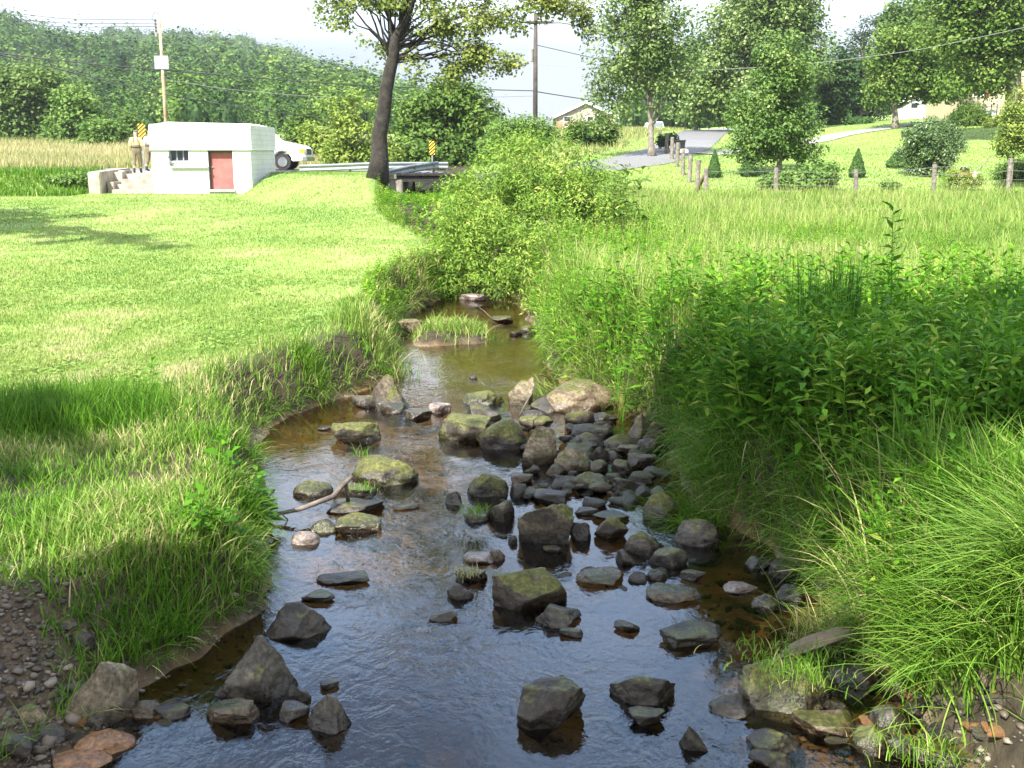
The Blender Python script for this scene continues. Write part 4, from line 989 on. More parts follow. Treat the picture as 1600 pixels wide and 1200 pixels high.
window(h_, at(888, 0, 135)[0] - x0, Zp(190, 135) - zb, .75, 1.1); window(h_, at(925, 0, 135)[0] - x0, Zp(190, 135) - zb, .75, 1.1)
pw = W + .6
MB().box((W * .5, -1.3, Zp(203, 133) - zb), (pw, 2.6, .16)).build('porch_roof', M['roof_grey'], h_)
for k in range(5): MB().box((.2 + k * (pw - .9) / 4, -2.4, (Zp(203, 133) - zb) / 2), (.14, .14, Zp(203, 133) - zb - .17)).build('porch_post', M['white_paint'], h_)
MB().box((W * .5, -.03, .9), (W - .1, .05, 1.2)).build('brick_base', M['brick'], h_)
h_, x0, zb, W, he, ha = house('cream_house', 'cream sided house with red window shutters under the old maple', 1503, 1660, 88, 128, 96, 178, M['cream_siding'], 8)
mb = MB()
for k in range(14): z = 1.0 + k * .26; 
for k in range(14): mb.box((W / 2, -.012, .35 + k * .24), (W - .02, .03, .035))
mb.build('siding_laps', M['cream_siding'], h_)
window(h_, at(1541, 0, 88)[0] - x0, Zp(140, 88) - zb, .75, .95, 0, M['shutter_red']); window(h_, at(1620, 0, 88)[0] - x0, Zp(140, 88) - zb, .75, .95, 0, M['shutter_red'])
xp = at(1556, 0, 87)[0] - x0
mb = MB()
for k in range(4): mb.box((xp - .6 + k * .45, -1.2, Zp(170, 87) - zb - .15), (.07, .07, 1.0))
mb.box((xp, -1.2, Zp(166, 87) - zb), (1.5, .06, .07)).box((xp, -1.2, Zp(172, 87) - zb), (1.5, .06, .07)); mb.build('porch_railing', M['dark_frame'], h_)
MB().box((xp + .1, -.6, Zp(175, 87) - zb - .2), (1.7, 1.0, .8)).build('porch', M['white_paint'], h_)
ob = at(1434, 178, 101); zo = h1(ob[0], 101)
o_ = empty('white_shed', (ob[0], 101, zo - .2), 'low white outbuilding glimpsed under the yard maple', 'shed')
MB().prism([(-1.3, 0), (1.2, 0), (1.2, 2.2), (.3, 2.35), (-1.3, 1.5)], 0, 3).build('wall', M['white_paint'], o_)
MB().prism([(-1.45, 1.42), (.3, 2.35), (1.4, 2.2), (1.4, 2.3), (.3, 2.47), (-1.45, 1.54)], -.2, 3.2).build('roof', M['white_paint'], o_)
MB().box((-.3, -.01, 1.35), (.7, .04, .4)).build('window', M['glass'], o_)
ob = at(1440, 190, 97); zo = h1(ob[0], 97)
o_ = empty('white_tank', (ob[0], 97, zo), 'small white upright tank in front of the outbuilding', 'tank')
MB().tube([(0, 0, 0), (0, 0, 1.25), (0, 0, 1.4)], [.42, .42, .22], 16).build('shell', M['white_paint'], o_); MB().tube([(0, 0, 1.18), (0, 0, 1.26)], .44, 16).build('dark_band', M['dark_frame'], o_)

# ------------------------------------------------------------------ parked car, mailbox, mower and other small things of the yard and road
cx = at(1026, 204, 106); zc = h1(cx[0], 106)
car = empty('parked_car', (cx[0], 106, Zp(214, 106)), 'pale blue white car parked under trees beyond the slender tree', 'car')
MB().prism([(-.85, .25), (.85, .25), (.88, .8), (.7, .92), (.58, 1.42), (-.58, 1.42), (-.7, .92), (-.88, .8)], 0, 4.2).build('body', M['car_white'], car, bevel=.05)
MB().box((0, -.01, 1.14), (1.15, .03, .4)).build('windscreen', M['pale_glass'], car)
for s in (-.7, .7):
    MB().tube([(s - .09, .8, .3), (s + .09, .8, .3)], .3, 16).build('wheel', M['tyre'], car); MB().tube([(s - .09, 3.3, .3), (s + .09, 3.3, .3)], .3, 16).build('wheel', M['tyre'], car)
    MB().box((s * .85, -.02, .68), (.3, .05, .14)).build('headlight', M['lamp_glass'], car)
MB().box((0, -.05, .42), (1.66, .1, .16)).build('bumper', M['car_trim'], car)
mbx = base_at(1069, 62); r_ = empty('mailbox', mbx, 'white mailbox on a thin post beside the fence line', 'mailbox')
zt = Zp(236, 62) - mbx[2]
MB().tube([(0, 0, 0), (0, 0, zt)], .04, 6).build('post', M['wood_post'], r_)
MB().prism([(-.2, zt - .09), (.2, zt - .09), (.2, zt + .05), (.12, zt + .12), (-.12, zt + .12), (-.2, zt + .05)], -.12, .25).build('box', M['white_paint'], r_)
bn = base_at(1062.5, 63); r_ = empty('trash_bin', bn, 'dark wheeled rubbish bin behind the fence posts', 'bin')
MB().prism([(-.2, 0), (.2, 0), (.26, .85), (-.26, .85)], -.2, .22).build('body', M['car_trim'], r_); MB().box((0, 0, .88), (.56, .5, .06)).build('lid', M['car_trim'], r_)
mw = base_at(1510, 50.5, 0); mower = empty('lawn_mower', mw, 'red and grey push lawn mower left on the grass', 'lawn mower')
MB().prism([(-.36, .1), (.36, .1), (.34, .24), (.2, .3), (-.2, .3), (-.34, .24)], -.25, .25).build('deck', M['mower_red'], mower, bevel=.02)
mb = MB().tube([(-.08, 0, .3), (-.08, 0, .44)], .16, 14).tube([(-.08, 0, .44), (-.08, 0, .54)], [.15, .11], 14); mb.box((.1, 0, .40), (.14, .22, .16)); mb.build('engine', M['sign_black'], mower)
for x in (-.3, .34):
    for y in (-.28, .28): w = MB().tube([(x, y - .03, .11), (x, y + .03, .11)], .12 if x < 0 else .13, 14).build('wheel', M['mower_grey'], mower)
mb = MB()
for y in (-.18, .18): mb.tube([(.28, y, .22), (1.25, y, 1.05), (1.36, y, 1.08)], .011, 6)
mb.tube([(1.36, -.18, 1.08), (1.36, .18, 1.08)], .018, 6); mb.build('handle', M['dark_frame'], mower)
MB().box((.42, 0, .24), (.26, .36, .2)).build('grass_bag', M['mower_grey'], mower, bevel=.04)
# ------------------------------------------------------------------ shrubs and single plants of the yard and meadow
def bush(name, label, px, Y, plist, mat, ncl, nlf, leaf, seed, cat='shrub', group=None, **kw):
    kw.setdefault('cr', (.25, .5)); kw.setdefault('limbs', 16)
    return ptree(name, label, px, Y, 0, 0, plist, kw.pop('stem', .04), ncl, nlf, leaf, M[mat], M['bark_grey'], seed, cat=cat, group=group, trunk_name='stem', **kw)
TH = np.array([.35, 25.5, h1(.35, 25.5) - .05])
b_ = TH
tree('creek_thicket', 'large rounded thicket of bright narrow leaved growth over the creek', b_, [(0, 0, 0), (0, 0, .8), (.1, 0, 1.6)], .05,
     [(.1, .6, 1.5, 1.75, 2.6, 1.6, 7), (-1.35, -.6, .95, .85, 2.0, 1.4, 4.4), (1.35, -.2, 1.1, 1.15, 2.2, 1.5, 4.6), (.0, -2.6, .6, 1.35, 2.0, 1.15, 3.6), (1.6, -3.0, .3, 1.0, 1.6, .8, 2), (2.2, .3, .7, .8, 1.6, 1.1, 1.6), (.45, -4.6, .1, .8, 1.0, .6, .9), (.35, .2, 2.0, 1.15, 1.5, 1.0, 3), (-1.5, -1.5, .3, .6, 1.6, .8, 1.6)],
     760, 95, .105, M['leaf_thicket'], M['bark_grey'], 51, cr=(.20, .42), asp=.30, shell=.36, flat=.9, limbs=70, up=.25, trunk_name='stem', cat='shrub', outw=.5, tone=.5)
bush('rhododendron_shrub', 'big dark glossy leaved shrub beside the lawn mower', 1455, 52, [(1455, 225, 48, 42), (1450, 262, 42, 22), (1485, 215, 26, 24), (1425, 220, 24, 26)], 'leaf_rhodo', 230, 70, .13, 52, asp=.42, tone=.5)
bush('clipped_round_shrub', 'clipped round dark green shrub on the upper lawn', 1341, 95, [(1341, 192, 19, 11), (1341, 197, 17, 8)], 'leaf_cone', 110, 90, .14, 53, shell=.3, cr=(.3, .45))
bush('vine_tangle', 'tangled broad leaved vine heap smothering a fence post', 1250, 46.4, [(1255, 285, 48, 18), (1285, 270, 26, 22), (1225, 290, 34, 12), (1205, 282, 22, 12)], 'leaf_light', 160, 36, .15, 54, asp=.85, tone=.45)
bush('ornamental_grass_shrub', 'feathery tall green shrub in front of the cream house', 1518, 82, [(1518, 185, 25, 20), (1500, 190, 16, 18), (1535, 195, 18, 14)], 'leaf_mid', 110, 80, .4, 55, asp=.14, droop=.5, up=.1, cr=(.4, .7))
bush('yellow_green_bush', 'yellow green bush to the right of the feathery shrub', 1553, 80, [(1555, 198, 24, 14), (1570, 190, 14, 12)], 'leaf_yellow', 60, 70, .2, 56, cr=(.35, .6))
bush('boxwood_shrub', 'low green boxwood behind the last fence post', 1586, 50, [(1590, 265, 28, 16), (1570, 272, 18, 10)], 'leaf_mid', 90, 60, .1, 57)
bush('perennial_clump', 'yellow green perennial clump at the fence below the mower', 1500, 46.6, [(1502, 276, 20, 12), (1520, 282, 14, 9)], 'leaf_yellow', 50, 40, .16, 58, asp=.22, cr=(.2, .4))
bush('small_meadow_bush', 'small green bush growing between two fence posts', 1392, 46.2, [(1392, 293, 16, 9)], 'leaf_light', 30, 40, .12, 59, cr=(.15, .3))
bush('roadside_shrub', 'grey green shrub at the foot of the white house', 930, 72, [(928, 215, 24, 20), (945, 205, 18, 22), (905, 205, 22, 18)], 'leaf_mid', 90, 80, .2, 60, cr=(.4, .8))
bush('roadside_shrub', 'low round shrub below the slender tree at the road edge', 1046, 66, [(1046, 218, 9, 6), (1036, 221, 6, 4)], 'leaf_dark', 50, 60, .15, 61)
bush('lily_bush', 'small bush on the bank left of the concrete steps', 108, 45.6, [(102, 284, 26, 9), (124, 281, 12, 11)], 'leaf_light', 60, 50, .12, 62, cr=(.2, .4))
def cone_shrub(px, pyt, pyb, Y, rpx, label, seed):
    rng = np.random.default_rng(seed)
    b = base_at(px, Y, 0); H = at(px, pyt, Y)[2] - b[2]; R = rpx * pxm(Y)
    root = empty('cone_evergreen', b, label, 'shrub', 'clipped cone evergreens on the lawn')
    MB().tube([(0, 0, -.1), (0, 0, H * .8)], [.05, .02], 6).build('trunk', M['bark_grey'], root)
    n = 5200; t = rng.random(n) ** 1.25; a = rng.random(n) * 2 * math.pi
    r = R * np.where(t < .15, .78 + t * 1.5, (1 - (t - .15) / .85) ** .82) * (1 + .07 * np.sin(a * 5 + t * 20)) * (.8 + .26 * rng.random(n))
    P = np.stack([r * np.cos(a), r * np.sin(a), H * (.04 + .96 * t)], 1); ov = np.stack([np.cos(a), np.sin(a), np.full(n, .5)], 1)
    V, F = leaf_quads(P, .075 * rng.uniform(.7, 1.3, n), .35, rng, .1, ov, 1.2)
    mesh_obj('crown', V, [F], M['leaf_cone'], root, var=np.repeat(np.clip(rng.normal(.45, .22, n), 0, 1), 4))
cone_shrub(1117, 234, 281, 51, 11, 'narrow cone shaped evergreen just behind the leaning fence brace', 1)
cone_shrub(1171, 232, 281, 51.5, 14, 'wide based cone evergreen under the pear tree', 2)
cone_shrub(1341, 232, 276, 51, 13, 'tall slim cone evergreen standing alone behind a fence post', 3)
cone_shrub(1404, 232, 270, 55, 18, 'cone evergreen half hidden behind the glossy dark shrub', 4)

# ------------------------------------------------------------------ grass machinery
def blades(P, h, w, lean, droop, rng, var, nseg=2, az=None, tipvar=None):
    """bent tapering blades: P (n,3), lean forward fraction, droop pulls the tip down"""
    n = len(P)
    az = rng.random(n) * 2 * math.pi if az is None else az
    d = np.stack([np.cos(az), np.sin(az), np.zeros(n)], 1)
    tw = az + rng.normal(math.pi / 2, .5, n); s = np.stack([np.cos(tw), np.sin(tw), np.zeros(n)], 1)
    rows, vs = [], []
    for k in range(nseg + 1):
        t = k / nseg
        c = P + d * (h * lean * t ** 1.7)[:, None] + np.array([0, 0, 1.]) * (h * (t * np.sqrt(np.clip(1 - .45 * lean ** 2, .1, 1)) - droop * t ** 2.6))[:, None]
        vv = var if tipvar is None else var * (1 - t ** 2) + tipvar * t ** 2
        if k < nseg:
            ww = (w * (1 - .55 * t) / 2)[:, None]
            rows += [c - s * ww, c + s * ww]; vs += [vv, vv]
        else: rows.append(c); vs.append(vv)
    V = np.stack(rows, 1); m = V.shape[1]
    base = (np.arange(n) * m)[:, None]
    Q = [base + np.array([[2 * k, 2 * k + 1, 2 * k + 3, 2 * k + 2]]) for k in range(nseg - 1)]
    Tt = base + np.array([[2 * nseg - 2, 2 * nseg - 1, 2 * nseg]])
    return V.reshape(-1, 3), ([np.concatenate(Q)] if Q else []) + [Tt], np.stack(vs, 1).reshape(-1)
def on_land(x, y, dz=0.0): return np.stack([x, y, hgt(x, y) + dz], 1)
def gravel_at(x, y): return np.clip(1.3 - np.hypot((x + 3.05) / .95, (y - 5.2) / 1.15), 0, 1)
def built(x, y):
    return ((x > WX - .1) & (x < BX1 + .1) & (y > 44.7) & (y < 50)) | ((x > VX - 7) & (x < VX + .2) & (y > 50) & (y < 53.5))

rng = np.random.default_rng(101)
def zone(n, x0, x1, y0, y1, rng, p=1.0):
    """points thinning out with distance"""
    u = rng.random(n)
    y = (y0 ** (1 - p) + u * (y1 ** (1 - p) - y0 ** (1 - p))) ** (1 / (1 - p)) if p != 1 else y0 * (y1 / y0) ** u
    a = x0(y) if callable(x0) else x0; b = x1(y) if callable(x1) else x1
    return a + rng.random(n) * (b - a), y
# mown lawn
x, y = zone(330000, lambda y: np.maximum(-.53 * y, -25), lambda y: edges(y)[0], 9, 48, rng, 1.3)
lm = lawn_mask(x, y); ok = (lm > .35 + .3 * rng.random(len(x))) & ~built(x, y)
x, y = x[ok], y[ok]; n = len(x)
pt = fbm(x * .35, y * .35, 5); pt2 = fbm(x * 2.2, y * 1.6, 6); bare = fbm(x * .9, y * .9, 66)
keep = rng.random(n) < np.where(bare > .64, .45, 1); x, y, pt, pt2 = x[keep], y[keep], pt[keep], pt2[keep]; n = len(x)
h = (.022 + .035 * pt2) * rng.uniform(.6, 1.4, n) * (1 + y * .012)
v = np.clip(.42 + 1.9 * (pt - .5) + 1.2 * (pt2 - .5) + rng.normal(0, .16, n), 0, 1)
lawn_p = blades(on_land(x, y, -.004), h, .009 * (1 + y * .035) * rng.uniform(.7, 1.3, n), rng.uniform(.1, .9, n), 0 * h, rng, v, 1)
# clover and broad flat weeds in the lawn
x, y = zone(9000, lambda y: np.maximum(-.53 * y, -24), lambda y: edges(y)[0], 9, 40, rng, 1.4)
ok = (lawn_mask(x, y) > .6) & (fbm(x * .6, y * .6, 90) > .5) & ~built(x, y); x, y = x[ok], y[ok]
V, F = leaf_quads(on_land(x, y, .03), .05 * (1 + y * .02), .8, rng, 2.5)
Vj, Fj, vj = join([lawn_p, (V, [F], np.repeat(rng.uniform(0, .55, len(x)), 4))])
tag(mesh_obj('lawn_grass', Vj, Fj, M['grass_lawn'], var=vj), 'short mown pale green lawn sloping up to the building', 'grass', kind='stuff')

# rough grass on the left bank
parts = []
x, y = rng.uniform(-8, -2.9, 9000), rng.uniform(4.2, 10, 9000); ok = x < -.5 * y - .5; x, y = x[ok], y[ok]; n = len(x)
parts.append(blades(on_land(x, y, -.01), rng.uniform(.1, .35, n), rng.uniform(.006, .012, n), rng.uniform(.1, 1.0, n), rng.uniform(0, .3, n), rng, np.clip(rng.normal(.5, .25, n), 0, 1), 3))
x, y = zone(86000, lambda y: np.where(y < 14, -.56 * y - .4, edges(y)[0] - np.where(y < 17, 2.6, 1.1)), lambda y: edges(y)[0] + .12, 4.4, 37, rng, 1.6)
xl = edges(y)[0]; z = hgt(x, y)
lm = lawn_mask(x, y); tall = fbm(x * 1.1, y * 1.1, 31)
ok = (lm < .3 + .4 * rng.random(len(x))) & (z > .07) & (rng.random(len(x)) > gravel_at(x, y) * 1.4) & (rng.random(len(x)) < .25 + 1.5 * tall)
x, y, z, tall, lm = x[ok], y[ok], z[ok], tall[ok], lm[ok]; n = len(x)
edge = 1 - smooth(0, .7, edges(y)[0] - x)
h = (.05 + .36 * tall ** 1.8 + .13 * edge) * rng.uniform(.35, 1.45, n) * (1 - .55 * lm)
v = np.clip(.52 + 1.1 * (fbm(x * 1.5, y * 1.5, 41) - .5) + rng.normal(0, .22, n), 0, 1)
az = rng.random(n) * 2 * math.pi; az = np.where(rng.random(n) < edge * .75, rng.normal(-.2, .8, n), az)
parts.append(blades(np.stack([x, y, z - .01], 1), h, rng.uniform(.005, .011, n) * (1 + .03 * y), rng.uniform(.15, 1.0, n), h * 0 + rng.uniform(0, .5, n) * (h > .2), rng, v, 3, az))
# blades hanging over the cut edge
y = 4.6 + 30 * rng.random(9000) ** 1.7; x = edges(y)[0] - rng.random(9000) ** 1.5 * .3 + .05; z = hgt(x, y); ok = z > .03; x, y, z = x[ok], y[ok], z[ok]; n = len(x)
clump = fbm(x * 2.3, y * 2.3, 37)
parts.append(blades(np.stack([x, y, z - .01], 1), (.10 + .30 * clump) * rng.uniform(.5, 1.4, n), rng.uniform(.005, .010, n) * (1 + .02 * y), rng.uniform(.5, 1.1, n), rng.uniform(.3, 1.1, n), rng, np.clip(.5 + 1.2 * (fbm(x * 2, y * 2, 38) - .5) + rng.normal(0, .25, n), 0, 1), 4, rng.normal(-.15, .6, n)))
# dark lush patch at the left picture edge, and the bank left of the steps
x, y = rng.normal(-4.15, .5, 5200), rng.normal(9.9, .38, 5200); n = len(x)
parts.append(blades(on_land(x, y, -.01), rng.uniform(.18, .42, n), rng.uniform(.006, .011, n), rng.uniform(.1, .8, n), rng.uniform(0, .3, n), rng, np.clip(rng.normal(.22, .15, n), 0, 1), 3))
x, y = rng.uniform(-26, WX - .1, 9000), rng.uniform(42.8, 48, 9000); n = len(x)
parts.append(blades(on_land(x, y, -.01), rng.uniform(.15, .40, n), rng.uniform(.03, .05, n), rng.uniform(.1, .7, n), rng.uniform(0, .2, n), rng, np.clip(rng.normal(.35, .2, n), 0, 1), 2))
Vj, Fj, vj = join(parts)
tag(mesh_obj('left_bank_grass', Vj, Fj, M['grass_bank'], var=vj), 'rough uneven grass along the left creek bank', 'grass', kind='stuff').name = 'bank_grass'

# tall grass: right bank near, then the field up to the fence
parts = []
x, y = zone(56000, lambda y: edges(y)[1] - .12, lambda y: .56 * y + 1.0, 3.6, 14, rng, 1.2); z = hgt(x, y)
ok = (z > .05) & (rng.random(len(x)) < .35 + fbm(x * 1.2, y * 1.2, 51)) & ~((y < 6.3) & (x < 2.45 + .5 * rng.random(len(x)) - .55 * (y - 5)))
x, y, z = x[ok], y[ok], z[ok]; n = len(x)
edge = 1 - smooth(0, .8, x - edges(y)[1]); tall = fbm(x * .9, y * .9, 52)
h = (.30 + .5 * tall) * rng.uniform(.5, 1.3, n)
v = np.clip(.38 + 1.0 * (fbm(x * 1.5, y * 1.5, 53) - .5) + rng.normal(0, .27, n), 0, 1)
az = rng.random(n) * 2 * math.pi; az = np.where(rng.random(n) < .2 + .7 * edge, rng.normal(math.pi * 1.05, .75, n), az)
parts.append(blades(np.stack([x, y, z - .02], 1), h * rng.choice([.6, 1, 1.25], n), rng.uniform(.006, .018, n), rng.uniform(.1, 1.05, n), rng.uniform(.05, .55, n) * (.4 + .6 * edge), rng, v, 4, az))
x, y = rng.uniform(2.9, 7.5, 17000), rng.uniform(2.5, 8.5, 17000); ok = x > .5 * y + .6; x, y = x[ok], y[ok]; n = len(x)      # the bank goes on to the right
parts.append(blades(on_land(x, y, -.02), rng.uniform(.25, .75, n), rng.uniform(.006, .014, n), rng.uniform(.1, 1.0, n), rng.uniform(.05, .4, n), rng, np.clip(rng.normal(.45, .25, n), 0, 1), 4))
y = 5.6 + 12 * rng.random(7000) ** 1.5; x = edges(y)[1] + rng.random(7000) ** 1.5 * .35 - .06; z = hgt(x, y); ok = z > .03; x, y, z = x[ok], y[ok], z[ok]; n = len(x)
parts.append(blades(np.stack([x, y, z - .01], 1), rng.uniform(.18, .55, n), rng.uniform(.005, .010, n) * (1 + .02 * y), rng.uniform(.5, 1.1, n), rng.uniform(.3, 1.0, n), rng, np.clip(rng.normal(.42, .25, n), 0, 1), 4, rng.normal(math.pi * 1.08, .6, n)))
Vj, Fj, vj = join(parts)
tag(mesh_obj('bank_grass', Vj, Fj, M['grass_bank'], var=vj), 'deep shaded grass overhanging the right creek bank', 'grass', kind='stuff')
parts = []
x, y = zone(215000, lambda y: np.maximum(edges(y)[1] - .1, -2.6), lambda y: np.minimum(.54 * y + 1, 27), 12.5, 45.5, rng, 1.3); z = hgt(x, y)
ok = (z > .2); x, y, z = x[ok], y[ok], z[ok]; n = len(x)
pt = fbm(x * .4, y * .4, 71); pt2 = fbm(x * 1.3, y * 1.3, 72)
h = (.22 + .42 * pt2) * rng.uniform(.5, 1.3, n)
v = np.clip(.40 + .8 * (pt - .5) + .5 * (pt2 - .5) + rng.normal(0, .2, n), 0, 1)
parts.append(blades(np.stack([x, y, z - .02], 1), h, rng.uniform(.007, .012, n) * (1 + .03 * y), rng.uniform(.1, .9, n), rng.uniform(0, .35, n), rng, v, 3))
x, y = zone(22000, lambda y: np.maximum(edges(y)[1] + .5, -2.0), lambda y: np.minimum(.54 * y + 1, 27), 13, 45.5, rng, 1.2)
ok = (fbm(x * .5, y * .5, 75) > .44); x, y = x[ok], y[ok]; n = len(x)       # ripe seed stalks
parts.append(blades(on_land(x, y), rng.uniform(.5, .85, n), rng.uniform(.005, .008, n) * (1 + .03 * y), rng.uniform(.1, .5, n), rng.uniform(0, .2, n), rng, np.full(n, .6), 3, tipvar=rng.uniform(.85, 1.0, n)))
Vj, Fj, vj = join(parts)
tag(mesh_obj('field_grass', Vj, Fj, M['grass_field'], var=vj), 'sunlit unmown field grass between creek and fence', 'grass', kind='stuff')
# yard lawn
x, y = zone(90000, lambda y: np.maximum(3.5, -.1 * y + 8.5), lambda y: .52 * y + 1, 45.3, 100, rng, 1.5)
n = len(x); pt = fbm(x * .2, y * .2, 81)
V, F, v = blades(on_land(x, y, -.01), rng.uniform(.05, .11, n), rng.uniform(.03, .06, n), rng.uniform(.2, .9, n), np.zeros(n), rng, np.clip(.35 + pt - .5 + rng.normal(0, .15, n), 0, 1), 1)
tag(mesh_obj('yard_grass', V, F, M['grass_lawn'], var=v), 'mown yard lawn rising behind the fence', 'grass', kind='stuff')
# dry meadow beyond the road, and the verge by the white house
x, y = zone(60000, lambda y: -.56 * y - 2, lambda y: -.10 * y, 59.5, 96, rng, 1.2); n = len(x)
pa = [blades(on_land(x, y, -.02), rng.uniform(.30, .80, n), rng.uniform(.03, .06, n), rng.uniform(.1, .6, n), rng.uniform(0, .2, n), rng, np.clip(.55 + 1.2 * (fbm(x * .12, y * .25, 83) - .5) + rng.normal(0, .25, n), 0, 1), 2)]
x, y = rng.uniform(1, 30, 30000), rng.uniform(58, 128, 30000)
ok = (x < np.interp(y, [58, 70, 88, 108, 128], [6.5, 10.5, 15, 20, 24]) - 3.6); x, y = x[ok], y[ok]; n = len(x)
pa.append(blades(on_land(x, y, -.02), rng.uniform(.25, .6, n), rng.uniform(.04, .07, n), rng.uniform(.1, .6, n), rng.uniform(0, .2, n), rng, np.clip(rng.normal(.28, .25, n), 0, 1), 2))
Vj, Fj, vj = join(pa)
tag(mesh_obj('meadow_grass', Vj, Fj, M['grass_dry'], var=vj), 'dry straw coloured meadow grass beyond the road', 'grass', kind='stuff')

# ------------------------------------------------------------------ leafy weeds
def weeds(P, H, nl, leaf, asp, rng, var, whorl=2):
    """upright stems with narrow leaves"""
    n = len(P); lean = rng.normal(0, .13, (n, 2)); out = []
    up = np.stack([lean[:, 0], lean[:, 1], np.ones(n)], 1)
    stem = []
    w = .004 + .003 * H
    top = P + up * H[:, None]
    a = rng.random(n) * 6.28; s = np.stack([np.cos(a), np.sin(a), 0 * a], 1) * w[:, None]
    V = np.stack([P - s, P + s, top + s * .3, top - s * .3], 1).reshape(-1, 3)
    out.append((V, [np.arange(4 * n).reshape(n, 4)], np.repeat(np.clip(var - .1, 0, 1), 4)))
    k = nl; t = (np.arange(k) + .5) / k * .85 + .15
    T_ = np.broadcast_to(t, (n, k)).reshape(-1); idx = np.repeat(np.arange(n), k)
    phi = np.tile(np.arange(k) * 2.4, n) + np.repeat(rng.random(n) * 6.28, k) + rng.normal(0, .3, n * k)
    o = P[idx] + up[idx] * (H[idx] * T_)[:, None]
    rise = rng.normal(.35, .3, n * k) + (T_ - .5) * .8
    d = np.stack([np.cos(phi), np.sin(phi), rise], 1); d /= np.linalg.norm(d, axis=1)[:, None]
    L = leaf * rng.uniform(.6, 1.25, n * k) * (1.15 - .55 * T_)
    s = np.stack([-np.sin(phi), np.cos(phi), rng.normal(0, .25, n * k)], 1)
    sag = np.array([0, 0, -1.]) * (L * rng.uniform(.05, .35, n * k))[:, None]
    m1 = o + d * (L * .45)[:, None]; tip = o + d * L[:, None] + sag
    hw = (L * asp / 2)[:, None]
    V = np.stack([o, m1 - s * hw, tip, m1 + s * hw], 1).reshape(-1, 3)
    out.append((V, [np.arange(4 * n * k).reshape(-1, 4)], np.repeat(np.clip(var[idx] + rng.normal(0, .15, n * k), 0, 1), 4)))
    return join(out)
parts = []
x, y = zone(2300, lambda y: edges(y)[1] + .25, lambda y: .54 * y + .8, 6.3, 14.5, rng, .8)
ok = (fbm(x * .6, y * .6, 91) > .40) & ~((y < 7.2) & (x < 3.6)); x, y = x[ok], y[ok]; n = len(x)
parts.append(weeds(on_land(x, y), rng.uniform(.40, 1.0, n), 20, .20, .31, rng, np.clip(rng.normal(.45, .24, n), 0, 1)))
x, y = zone(620, lambda y: edges(y)[1] + .12, lambda y: edges(y)[1] + 1.9, 5.9, 10.5, rng, 1); ok = (fbm(x * 1.3, y * 1.3, 97) > .45) & (x < 2.3 + .35 * (y - 5)); x, y = x[ok], y[ok]; n = len(x)
parts.append(weeds(on_land(x, y), rng.uniform(.35, .75, n), 12, .14, .42, rng, np.clip(rng.normal(.35, .22, n), 0, 1)))
x, y = zone(900, lambda y: edges(y)[1] + .0, lambda y: edges(y)[1] + 3.5, 14, 34, rng, .8); n = len(x)
parts.append(weeds(on_land(x, y), rng.uniform(.3, .75, n), 16, .15, .26, rng, np.clip(rng.normal(.6, .2, n), 0, 1)))
x, y = zone(2600, lambda y: edges(y)[1] + .1, lambda y: edges(y)[1] + 2.5 + .3 * y, 12, 30, rng, 1.2)
ok = (fbm(x * .7, y * .7, 95) > .47); x, y = x[ok], y[ok]; n = len(x)
parts.append(weeds(on_land(x, y), rng.uniform(.25, .62, n), 15, .13, .24, rng, np.clip(rng.normal(.68, .2, n), 0, 1)))
x, y = zone(900, lambda y: edges(y)[0] - .6, lambda y: edges(y)[0] + .1, 17, 41, rng, .6); n = len(x); ok = hgt(x, y) > .2; x, y = x[ok], y[ok]; n = len(x)
parts.append(weeds(on_land(x, y), rng.uniform(.10, .36, n), 12, .12, .32, rng, np.clip(rng.normal(.72, .2, n), 0, 1)))
x, y = rng.uniform(-5.2, -1.6, 700), rng.uniform(34, 45.8, 700); ok = (x > edges(y)[0] - .3) & (x < edges(y)[1] + .6); x, y = x[ok], y[ok]; n = len(x)
parts.append(weeds(on_land(x, y), rng.uniform(.15, .4, n), 14, .16, .3, rng, np.clip(rng.normal(.6, .2, n), 0, 1)))
Vj, Fj, vj = join(parts)
tag(mesh_obj('weed_growth', Vj, Fj, M['leaf_weed'], var=vj), 'dense leafy weeds mixed through the bank grass', 'weeds', kind='stuff')

# plants that stand out one by one
def plant_one(name, label, p, H, nl, leaf, asp, seed, mat, cat='plant', n=1, spread=.0, group=None):
    rng = np.random.default_rng(seed); p = np.asarray(p, float)
    P = np.stack([rng.normal(0, spread, n), rng.normal(0, spread, n), np.zeros(n)], 1) if n > 1 else np.zeros((1, 3))
    P[:, 2] = hgt(P[:, 0] + p[0], P[:, 1] + p[1]) - p[2]
    V, F, v = weeds(P, np.full(n, H) * rng.uniform(.8, 1.1, n), nl, leaf, asp, rng, np.clip(rng.normal(.3, .12, n), 0, 1))
    o = mesh_obj(name, V, F, mat, var=v, loc=p); return tag(o, label, cat, group)
def tussock(name, label, p, n, h, w, lean, droop, seed, mat, spread, mean=.45, sd=.2, az=None, nseg=4, cat='grass tussock', group=None, zoff=0):
    rng = np.random.default_rng(seed); p = np.asarray(p, float)
    x, y = rng.normal(0, spread, n) + p[0], rng.normal(0, spread, n) + p[1]
    P = np.stack([x, y, hgt(x, y) * 0 + p[2] + zoff if zoff else hgt(x, y) - .02], 1) - p
    hh = rng.uniform(h[0], h[1], n)
    V, F, v = blades(P, hh, rng.uniform(w * .6, w * 1.3, n), rng.uniform(lean[0], lean[1], n), rng.uniform(droop[0], droop[1], n), rng, np.clip(rng.normal(mean, sd, n), 0, 1), nseg, None if az is None else rng.normal(az[0], az[1], n))
    o = mesh_obj(name, V, F, mat, var=v, loc=p); return tag(o, label, cat, group)
